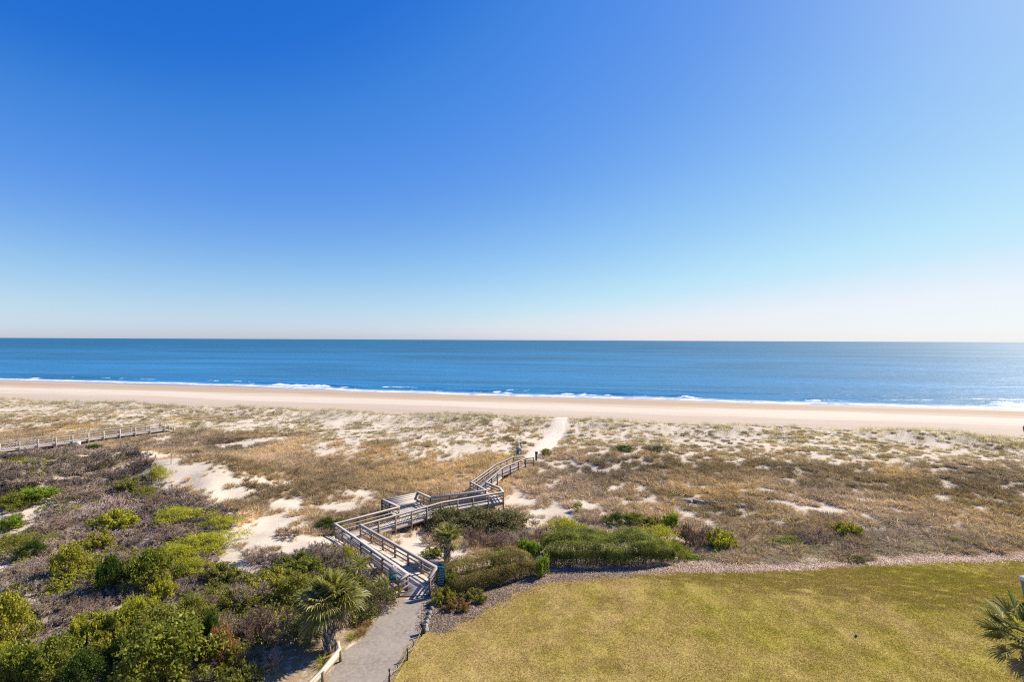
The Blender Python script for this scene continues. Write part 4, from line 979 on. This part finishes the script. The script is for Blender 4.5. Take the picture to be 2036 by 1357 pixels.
def palm(name, label, base, trunk_h, trunk_r, R, nfr, seed, ndead=8, lean=(0, 0), pet=.55, nseg=26, boots=True, lowang=-.35, cat='palm'):
    r_ = np.random.default_rng(seed); o = thing(name, label, cat, base)
    top = np.array([lean[0], lean[1], trunk_h])
    if trunk_h > .15:
        mb = MB(); n = 9; pts = [top*k/n+np.array([.03*math.sin(k), .03*math.cos(k*1.3), -.08 if k == 0 else 0]) for k in range(n+1)]
        mb.tube(pts, [trunk_r*(1.12 if k < 2 else 1)*(1+.05*math.sin(k*2.1)) for k in range(n+1)], 12); mb.build('trunk', M['bark'], o, smooth=True)
        if boots:
            mb = MB(); rows = int(trunk_h/.17)
            for i in range(rows):
                for j in range(7):
                    th = 2*math.pi*(j+(i % 2)*.5)/7+r_.normal()*.12; zz = (i+.3+r_.random()*.3)*.17; c = top*(zz/trunk_h); e = np.array([math.cos(th), math.sin(th), 0]); ts_ = np.array([-math.sin(th), math.cos(th), 0])
                    out_ = r_.uniform(.05, .15); ln = r_.uniform(.16, .30); c = np.array([c[0], c[1], zz])
                    b0 = c+e*trunk_r*.92; tp_ = c+e*(trunk_r+out_)+[0, 0, ln]
                    mb.hexa([b0-ts_*.075-[0, 0, .02], b0+ts_*.075-[0, 0, .02], b0+ts_*.06+e*.055, b0-ts_*.06+e*.055], [tp_-ts_*.04-e*.03, tp_+ts_*.04-e*.03, tp_+ts_*.035+e*.01, tp_-ts_*.035+e*.01])
            mb.build('leaf_bases', M['boot'], o)
    p = Parts(); pd = Parts()
    for i in range(nfr):
        k = (i+.5)/nfr; el = math.pi/2*.95 - (math.pi/2*.95-lowang)*k**.8 + r_.normal()*.16; th = i*2.39996+r_.normal()*.35
        dv = np.array([math.cos(el)*math.cos(th), math.cos(el)*math.sin(th), math.sin(el)])
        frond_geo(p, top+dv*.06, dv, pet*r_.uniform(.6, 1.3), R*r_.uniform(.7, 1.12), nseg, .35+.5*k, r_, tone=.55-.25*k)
    for i in range(ndead):
        th = i*2.39996*1.3+r_.normal()*.3; el = r_.uniform(-1.15, -.55); dv = np.array([math.cos(el)*math.cos(th), math.cos(el)*math.sin(th), math.sin(el)])
        frond_geo(pd, top+dv*.05-[0, 0, .08], dv, pet*.8, R*.75, 16, .5, r_, 1.1, .5)
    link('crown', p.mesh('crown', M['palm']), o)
    if ndead: link('dead_fronds', pd.mesh('dead_fronds', M['palmdead']), o)
    return o
palm('palm_tree', 'big cabbage palm with a rough trunk beside the path', at(655, 1297), 2.3, .21, .96, 60, 11, 14, (.02, .05), .58, 34, lowang=-.45)
palm('palm_tree', 'small bushy palm with a short trunk left of the big one', at(612, 1283), .75, .10, .62, 24, 12, 3, (-.02, .1), .5, 24)
b = at(889, 1118); palm('palm_tree', 'palm with drooping dead fronds beside the boardwalk thicket', b, 1.5, .14, .60, 50, 13, 16, (.0, .05), .48, 26, lowang=-.15)
palm('palm_tree', 'palm cut by the right edge of the lawn', at(2056, 1440), 3.02, .17, .80, 34, 14, 12, (-.05, .1), .85, 32, boots=True, lowang=-.6)
palm('palmetto', 'low fan palm just left of the notice sign', at(760, 1196), .25, .1, .62, 15, 15, 2, (0, 0), .55, 22, boots=False, lowang=.25, cat='palmetto')
palm('palmetto', 'fan palm arching between the big palm and the boardwalk rail', at(715, 1165), .9, .1, .60, 16, 16, 2, (0, 0), .5, 22, boots=False, lowang=.1, cat='palmetto')
for x, y, s, lab in ((1149, 1018, .50, 'bushy fan palm in the brown grass behind the clipped hedge'), (1204, 982, .30, 'smallest fan palm standing alone in the brown dune grass'), (1338, 992, .28, 'tiny fan palm beside the left end of the timbers')):
    b = onterr(x, y); palm('palmetto', lab, b, .12, .08, s, 16, int(x), 2, (0, 0), s*.8, 18, boots=False, lowang=.2, cat='palmetto')
# spiky yucca
def yucca(label, px, py, R, n, seed):
    r_ = np.random.default_rng(seed); b = onterr(px, py); p = Parts()
    for i in range(n):
        el = r_.uniform(.15, 1.5); th = r_.uniform(0, 6.283); d = np.array([math.cos(el)*math.cos(th), math.cos(el)*math.sin(th), math.sin(el)]); s = unit(np.cross(d, [0, 0, 1.])); ln = R*r_.uniform(.7, 1.1); w_ = .022
        q = [d*.02, d*ln*.5, d*ln-[0, 0, .1*ln]]; V = np.array([q[0]-s*w_, q[0]+s*w_, q[1]+s*w_, q[1]-s*w_, q[2]+s*.003, q[2]-s*.003]); p.add(V, [[0, 1, 2, 3], [3, 2, 4, 5]], r_.uniform(.2, .8))
    o = link('yucca', p.mesh('yucca', M['palm'])); o.location = [float(a) for a in b]+np.array([0, 0, .15]); tag(o, label, 'yucca')
yucca('spiky green yucca on the bottom edge left of the shaded sand', 446, 1348, .8, 60, 5)

# ------------------------------------------------------------------ grass and litter: uncountable cover, scattered with geometry nodes
def blades(seed, n, rad, h, lean, wd, bend=.35, segs=2):
    r_ = np.random.default_rng(seed); th = r_.uniform(0, 6.283, n); rr = rad*np.sqrt(r_.random(n)); P = np.stack([rr*np.cos(th), rr*np.sin(th), np.zeros(n)-.03], 1)
    ph = th + r_.normal(size=n)*.9; ln = lean*r_.uniform(.2, 1.2, n); d = unit(np.stack([np.cos(ph)*ln, np.sin(ph)*ln, np.ones(n)], 1)); hh = h*r_.uniform(.5, 1.1, n)
    s = unit(np.cross(d, r_.normal(size=(n, 3)))); M_ = P+d*(hh*.55)[:, None]; T = P+d*hh[:, None]+np.stack([np.cos(ph), np.sin(ph), -.5*np.ones(n)], 1)*(hh*bend)[:, None]*ln[:, None]
    w_ = wd*r_.uniform(.6, 1.2, n)[:, None]
    V = np.stack([P-s*w_*.6, P+s*w_*.6, M_+s*w_, M_-s*w_, T+s*w_*.2, T-s*w_*.2], 1).reshape(-1, 3)
    i = np.arange(n)[:, None]*6; Fq = np.concatenate([i+[0, 1, 2, 3], i+[3, 2, 4, 5]]); r = r_.random(n)
    return V, Fq, np.concatenate([r, r])
def proto(name, mat, V, Fq, r):
    return bpy.data.objects.new(name, mesh_np(name, V, Fq, mat, {'rnd': r}))
def scatter(name, pts, scale, protos, label=None, tint=None, warm=None, zs=None, pick=None):
    n = len(pts); me = bpy.data.meshes.new(name); me.vertices.add(n); me.vertices.foreach_set('co', np.asarray(pts, np.float32).ravel())
    r_ = np.random.default_rng(len(name)*31+n)
    vals = dict(sc=scale, rot=r_.uniform(0, 6.283, n), tint=r_.random(n) if tint is None else tint, warm=r_.random(n) if warm is None else warm, pick=r_.integers(0, len(protos), n) if pick is None else pick, zs=np.ones(n) if zs is None else zs)
    for k, v in vals.items():
        ty = 'INT' if k == 'pick' else 'FLOAT'; a = me.attributes.new(k, ty, 'POINT'); a.data.foreach_set('value', np.asarray(v, np.int32 if ty == 'INT' else np.float32))
    o = link(name, me); ng = bpy.data.node_groups.new(name, 'GeometryNodeTree')
    ng.interface.new_socket('Geometry', in_out='INPUT', socket_type='NodeSocketGeometry'); ng.interface.new_socket('Geometry', in_out='OUTPUT', socket_type='NodeSocketGeometry')
    N = ng.nodes.new; Lk = ng.links.new
    gi = N('NodeGroupInput'); go = N('NodeGroupOutput'); iop = N('GeometryNodeInstanceOnPoints'); jn = N('GeometryNodeJoinGeometry'); m2p = N('GeometryNodeMeshToPoints')
    for po in reversed(protos):
        oi = N('GeometryNodeObjectInfo'); oi.inputs['Object'].default_value = po; gti = N('GeometryNodeGeometryToInstance'); Lk(oi.outputs['Geometry'], gti.inputs[0]); Lk(gti.outputs[0], jn.inputs[0])
    def na(nm, ty='FLOAT'):
        x = N('GeometryNodeInputNamedAttribute'); x.data_type = ty; x.inputs['Name'].default_value = nm; return x.outputs['Attribute']
    Lk(gi.outputs[0], m2p.inputs[0]); Lk(m2p.outputs[0], iop.inputs['Points']); Lk(jn.outputs[0], iop.inputs['Instance']); iop.inputs['Pick Instance'].default_value = True
    Lk(na('pick', 'INT'), iop.inputs['Instance Index'])
    cx = N('ShaderNodeCombineXYZ'); Lk(na('rot'), cx.inputs[2]); Lk(cx.outputs[0], iop.inputs['Rotation'])
    sx = N('ShaderNodeCombineXYZ'); ml = N('ShaderNodeMath'); ml.operation = 'MULTIPLY'; Lk(na('sc'), ml.inputs[0]); Lk(na('zs'), ml.inputs[1])
    s_ = na('sc'); Lk(s_, sx.inputs[0]); Lk(s_, sx.inputs[1]); Lk(ml.outputs[0], sx.inputs[2]); Lk(sx.outputs[0], iop.inputs['Scale'])
    Lk(iop.outputs[0], go.inputs[0])
    md = o.modifiers.new('scatter', 'NODES'); md.node_group = ng
    return tag(o, label, None, None, 'stuff')
def sample(n, x0, x1, t0, t1, seed):
    r_ = np.random.default_rng(seed); X = r_.uniform(x0, x1, n); T = r_.uniform(t0, t1, n); Y = T-.2*X
    Z = height(X, Y); px, py = proj(np.stack([X, Y, Z+.3], -1)); k = (Y > 8) & (px > -60) & (px < 2096) & (py < 1420)
    X, Y = X[k], Y[k]; k = ~(inside(BWPOLY, X, Y) | inside(FBPOLY, X, Y) | inside(PATHP, X, Y) | inside(LAWN, X, Y) | near_foot(X, Y, .1)); X, Y = X[k], Y[k]
    return X, Y, np.random.default_rng(seed+1).random(len(X))
def pts3(X, Y): return np.stack([X, Y, height(X, Y)], -1)
HEDGE = np.array([at(895, 1190)[:2], at(1072, 1142)[:2], at(1352, 1130)[:2], at(1352, 1070)[:2], at(1090, 1060)[:2], at(900, 1120)[:2]])

gp = [proto('g%d' % i, M['dune_grass'], *blades(200+i, 46, .17, .50, .75, .011, .5)) for i in range(4)] + [proto('gd%d' % i, M['dune_grass'], *blades(210+i, 230, .30, .44, 1.1, .012, .5)) for i in range(2)]
X, Y, q = sample(150000, -125, 100, 26, 84, 1); t_ = Y+.2*X
keep = ~inside(SCRUB, X, Y) & ~inside(MULCH, X, Y) & ~inside(HEDGE, X, Y)
X, Y, q, t_ = X[keep], Y[keep], q[keep], t_[keep]
dn = veg(X, Y); dn = dn*sst(88, 78, t_)*np.where((X < -3) & (Y < 33), .25, 1)
rt = sst(-1, 4, X)
k = q < dn*.62*(1-.79*rt)*(1-.45*sst(60, 70, t_)); X, Y, q, t_, dn, rt = X[k], Y[k], q[k], t_[k], dn[k], rt[k]
pick = np.where(np.random.default_rng(19).random(len(X)) < .06+.80*rt, 4+np.random.default_rng(20).integers(0, 2, len(X)), np.random.default_rng(21).integers(0, 4, len(X)))
tone = np.clip(fbm(X, Y, 6, 3, 70)*1.3-.15 + (np.random.default_rng(5).random(len(X))-.5)*.55, 0, 1)
warm = np.clip(fbm(X, Y, 11, 3, 71)*1.6-.35 + .25*sst(0, -25, X) , 0, 1)
darkr = sst(2, 14, X)*sst(48, 38, t_); tone = np.clip(tone*(1-.38*darkr)*(1-.22*rt), 0, 1)
scl = np.random.default_rng(6).uniform(.55, 1.25, len(X))*(.75+.35*sst(.3, .9, dn))*(1-.3*sst(60, 74, t_))*np.where(pick > 3, 1.28, 1)
scatter('dune_grass', pts3(X, Y), scl, gp, 'brown dry dune grass covering the swale', tone, warm, pick=pick)

op = [proto('o%d' % i, M['olive_grass'], *blades(220+i, 60, .28, .26, 1.3, .012, .4)) for i in range(3)]
X, Y, q = sample(60000, -140, 90, 54, 90, 3); t_ = Y+.2*X
dn = (.10+.55*sst(.42, .62, fbm(X, Y, 5, 4, 80))*sst(.35, .6, fbm(X, Y, 2, 2, 81)))*sst(54, 63, t_)*sst(89, 82, t_)*(1-bare(X, Y))
k = q < dn*.55; X, Y = X[k], Y[k]
scatter('low_dune_plants', pts3(X, Y), np.random.default_rng(8).uniform(.5, 1.7, len(X)), op, 'low olive plants on the sandy back of the foredune')

sp = [proto('s%d' % i, M['oats'], *blades(240+i, 26, .30, .85, .55, .008, .45)) for i in range(3)]
X, Y, q = sample(60000, -150, 95, 68, 91, 4); t_ = Y+.2*X
dn = np.exp(-((t_-82)/4.5)**2)*(.25+.75*sst(.38, .6, fbm(X, Y, 8, 3, 90)))*.55 + .05*sst(68, 76, t_)
dn = dn*sst(91, 87, t_)
k = q < dn*.3; X, Y = X[k], Y[k]
scatter('sea_oats', pts3(X, Y), np.random.default_rng(9).uniform(.6, 1.25, len(X)), sp, 'pale sea oats along the foredune crest')

# dry twigs, ground cover and straw of the left scrub and the strip beyond the wood chips
def twig_proto(nm, mat, seed, **kw):
    o = bpy.data.objects.new(nm, twig_mesh(nm, mat, seed, **kw)); return o
dp = [twig_proto('d%d' % i, M['dry'], 700+i, stems=13, levels=2, kids=5, height=.55, w=.016, wild=.75, lean=(-.35, .1)) for i in range(4)]
X, Y, q = sample(42000, -100, -4, 10, 66, 5)
k = inside(SCRUB, X, Y); X, Y, q = X[k], Y[k], q[k]
dn = sst(.30, .52, fbm(X, Y, 5, 4, 21))*(1-bare(X, Y)); dn = np.maximum(dn, .12)
k = q < dn*np.clip(900/(Y*Y), .2, 1)*.50; X, Y = X[k], Y[k]
tone = np.clip(fbm(X, Y, 4, 3, 73)*1.5-.25+(np.random.default_rng(3).random(len(X))-.5)*.4, 0, 1)
scatter('dry_scrub', pts3(X, Y), np.random.default_rng(10).uniform(.45, 1.35, len(X))*np.clip(Y/30, .85, 1.4), dp, 'mauve-grey dry twigs covering the left dune', tone)
cp = []
for i in range(3):
    C, r, c = crown_centres(800+i, 26, 26, 'mound', .3); cp.append(proto('c%d' % i, M['cover'], *leaf_quads(C*[1, 1, .7], .055, r, .6, .55, 800+i)))
X, Y, q = sample(16000, -90, -4, 10, 62, 6); k = inside(SCRUB, X, Y); X, Y, q = X[k], Y[k], q[k]
nearm = sst(31, 23, Y); dn = np.maximum(sst(.50, .64, fbm(X, Y, 4.5, 4, 95)), nearm*.6*sst(.38, .54, fbm(X, Y, 2.5, 3, 96)))*(1-bare(X, Y)); k = q < dn*np.clip(700/(Y*Y), .25, 1)*.85; X, Y, nearm = X[k], Y[k], nearm[k]
scatter('ground_cover', pts3(X, Y), np.random.default_rng(12).uniform(.3, .75, len(X))*(1+.35*nearm), cp, 'low olive ground cover between the shrubs of the left dune', None, np.clip(fbm(X, Y, 6, 2, 97)*1.4-.2, 0, 1))

STRAW = polyw([(1370, 1112), (1440, 1082), (1600, 1072), (1720, 1062), (1860, 1052), (2060, 1040), (2060, 1098), (1842, 1107), (1700, 1120), (1600, 1124), (1480, 1122), (1390, 1120)])
st = [proto('w%d' % i, M['straw'], *blades(260+i, 40, .28, .55, 1.1, .011, .6)) for i in range(3)]
X, Y, q = sample(60000, 5, 60, 24, 48, 7); k = inside(STRAW, X, Y); X, Y, q = X[k], Y[k], q[k]
dn = .25+.75*sst(.4, .6, fbm(X, Y, 2.5, 3, 98)); k = q < dn*.5; X, Y = X[k], Y[k]
scatter('straw', pts3(X, Y), np.random.default_rng(13).uniform(.4, 1.0, len(X)), st, 'pale dead straw between the wood chips and the dune grass', None, np.clip(fbm(X, Y, 3, 2, 99)*1.3-.2, 0, 1))

# lawn blades and wood chips
lp = [proto('l%d' % i, M['lawn_blade'], *blades(280+i, 300, .42, .060, 1.0, .010, .5)) for i in range(4)]
r_ = np.random.default_rng(14); X = r_.uniform(-6, 50, 60000); Y = r_.uniform(14, 34, 60000); px, py = proj(np.stack([X, Y, X*0], -1)); k = inside(LAWN, X, Y) & (px > 700) & (px < 2080) & (py < 1400); X, Y = X[k], Y[k]
k = np.random.default_rng(15).random(len(X)) < .42; X, Y = X[k], Y[k]
scatter('lawn_grass', np.stack([X, Y, height(X, Y)+.035], -1), np.random.default_rng(16).uniform(.7, 1.3, len(X)), lp, 'short yellowing lawn grass')
def chips(seed, n, rad):
    r_ = np.random.default_rng(seed); C = np.stack([r_.normal(size=n)*rad*.55, r_.normal(size=n)*rad*.55, r_.uniform(.0, .035, n)], 1); return leaf_quads(C, .042, r_.random(n), 1.3, .38, seed)
cpz = [proto('k%d' % i, M['chip'], *chips(300+i, 90, .5)) for i in range(3)]
X = r_.uniform(-8, 55, 60000); Y = r_.uniform(16, 42, 60000); k = inside(MULCH, X, Y); X, Y = X[k], Y[k]; k = np.random.default_rng(17).random(len(X)) < .5; X, Y = X[k], Y[k]
scatter('wood_chips', np.stack([X, Y, height(X, Y)+.03], -1), np.random.default_rng(18).uniform(.7, 1.2, len(X)), cpz, 'loose wood chips', np.clip(.16+X/30+(np.random.default_rng(4).random(len(X))-.5)*.5, 0, 1), np.full(len(X), .45))

# grass tufts standing on the sand left of the path
tuft = mesh_np('grass_tuft', *[f(blades(330, 150, .16, .42, .9, .008, .5)) for f in (lambda z: z[0], lambda z: z[1])], M['leaf'], {'rnd': blades(330, 150, .16, .42, .9, .008, .5)[2]})
for x, y, s, c, lab in ((700, 1271, .85, 'OY', 'olive grass tuft nearest the guard fence on the path edge'), (719, 1262, 1.0, 'RUST', 'brownish grass tuft right of the olive one on the path edge'), (733, 1243, .9, 'RUST', 'brown grass tuft with a green top at the path edge below the dusky shrub'), (735, 1229, .7, 'LIME', 'small bright green grass tuft behind the brown ones by the path'),
                        (645, 1322, 1.1, 'OY', 'olive grass tuft on the sand behind the guard fence'), (708, 1244, 1.1, 'RUST', 'flattened dry brown tuft between the big palm and the path tufts')):
    p = at(x, y); o = link('grass_tuft', tuft); o.location = (p[0], p[1], 0); o.scale = (s, s, s*(.5 if 'flattened' in lab else 1)); o.rotation_euler[2] = random.random()*6; o.color = (*COLS[c], 1); tag(o, lab, 'grass tuft', 'grass tufts by the path')
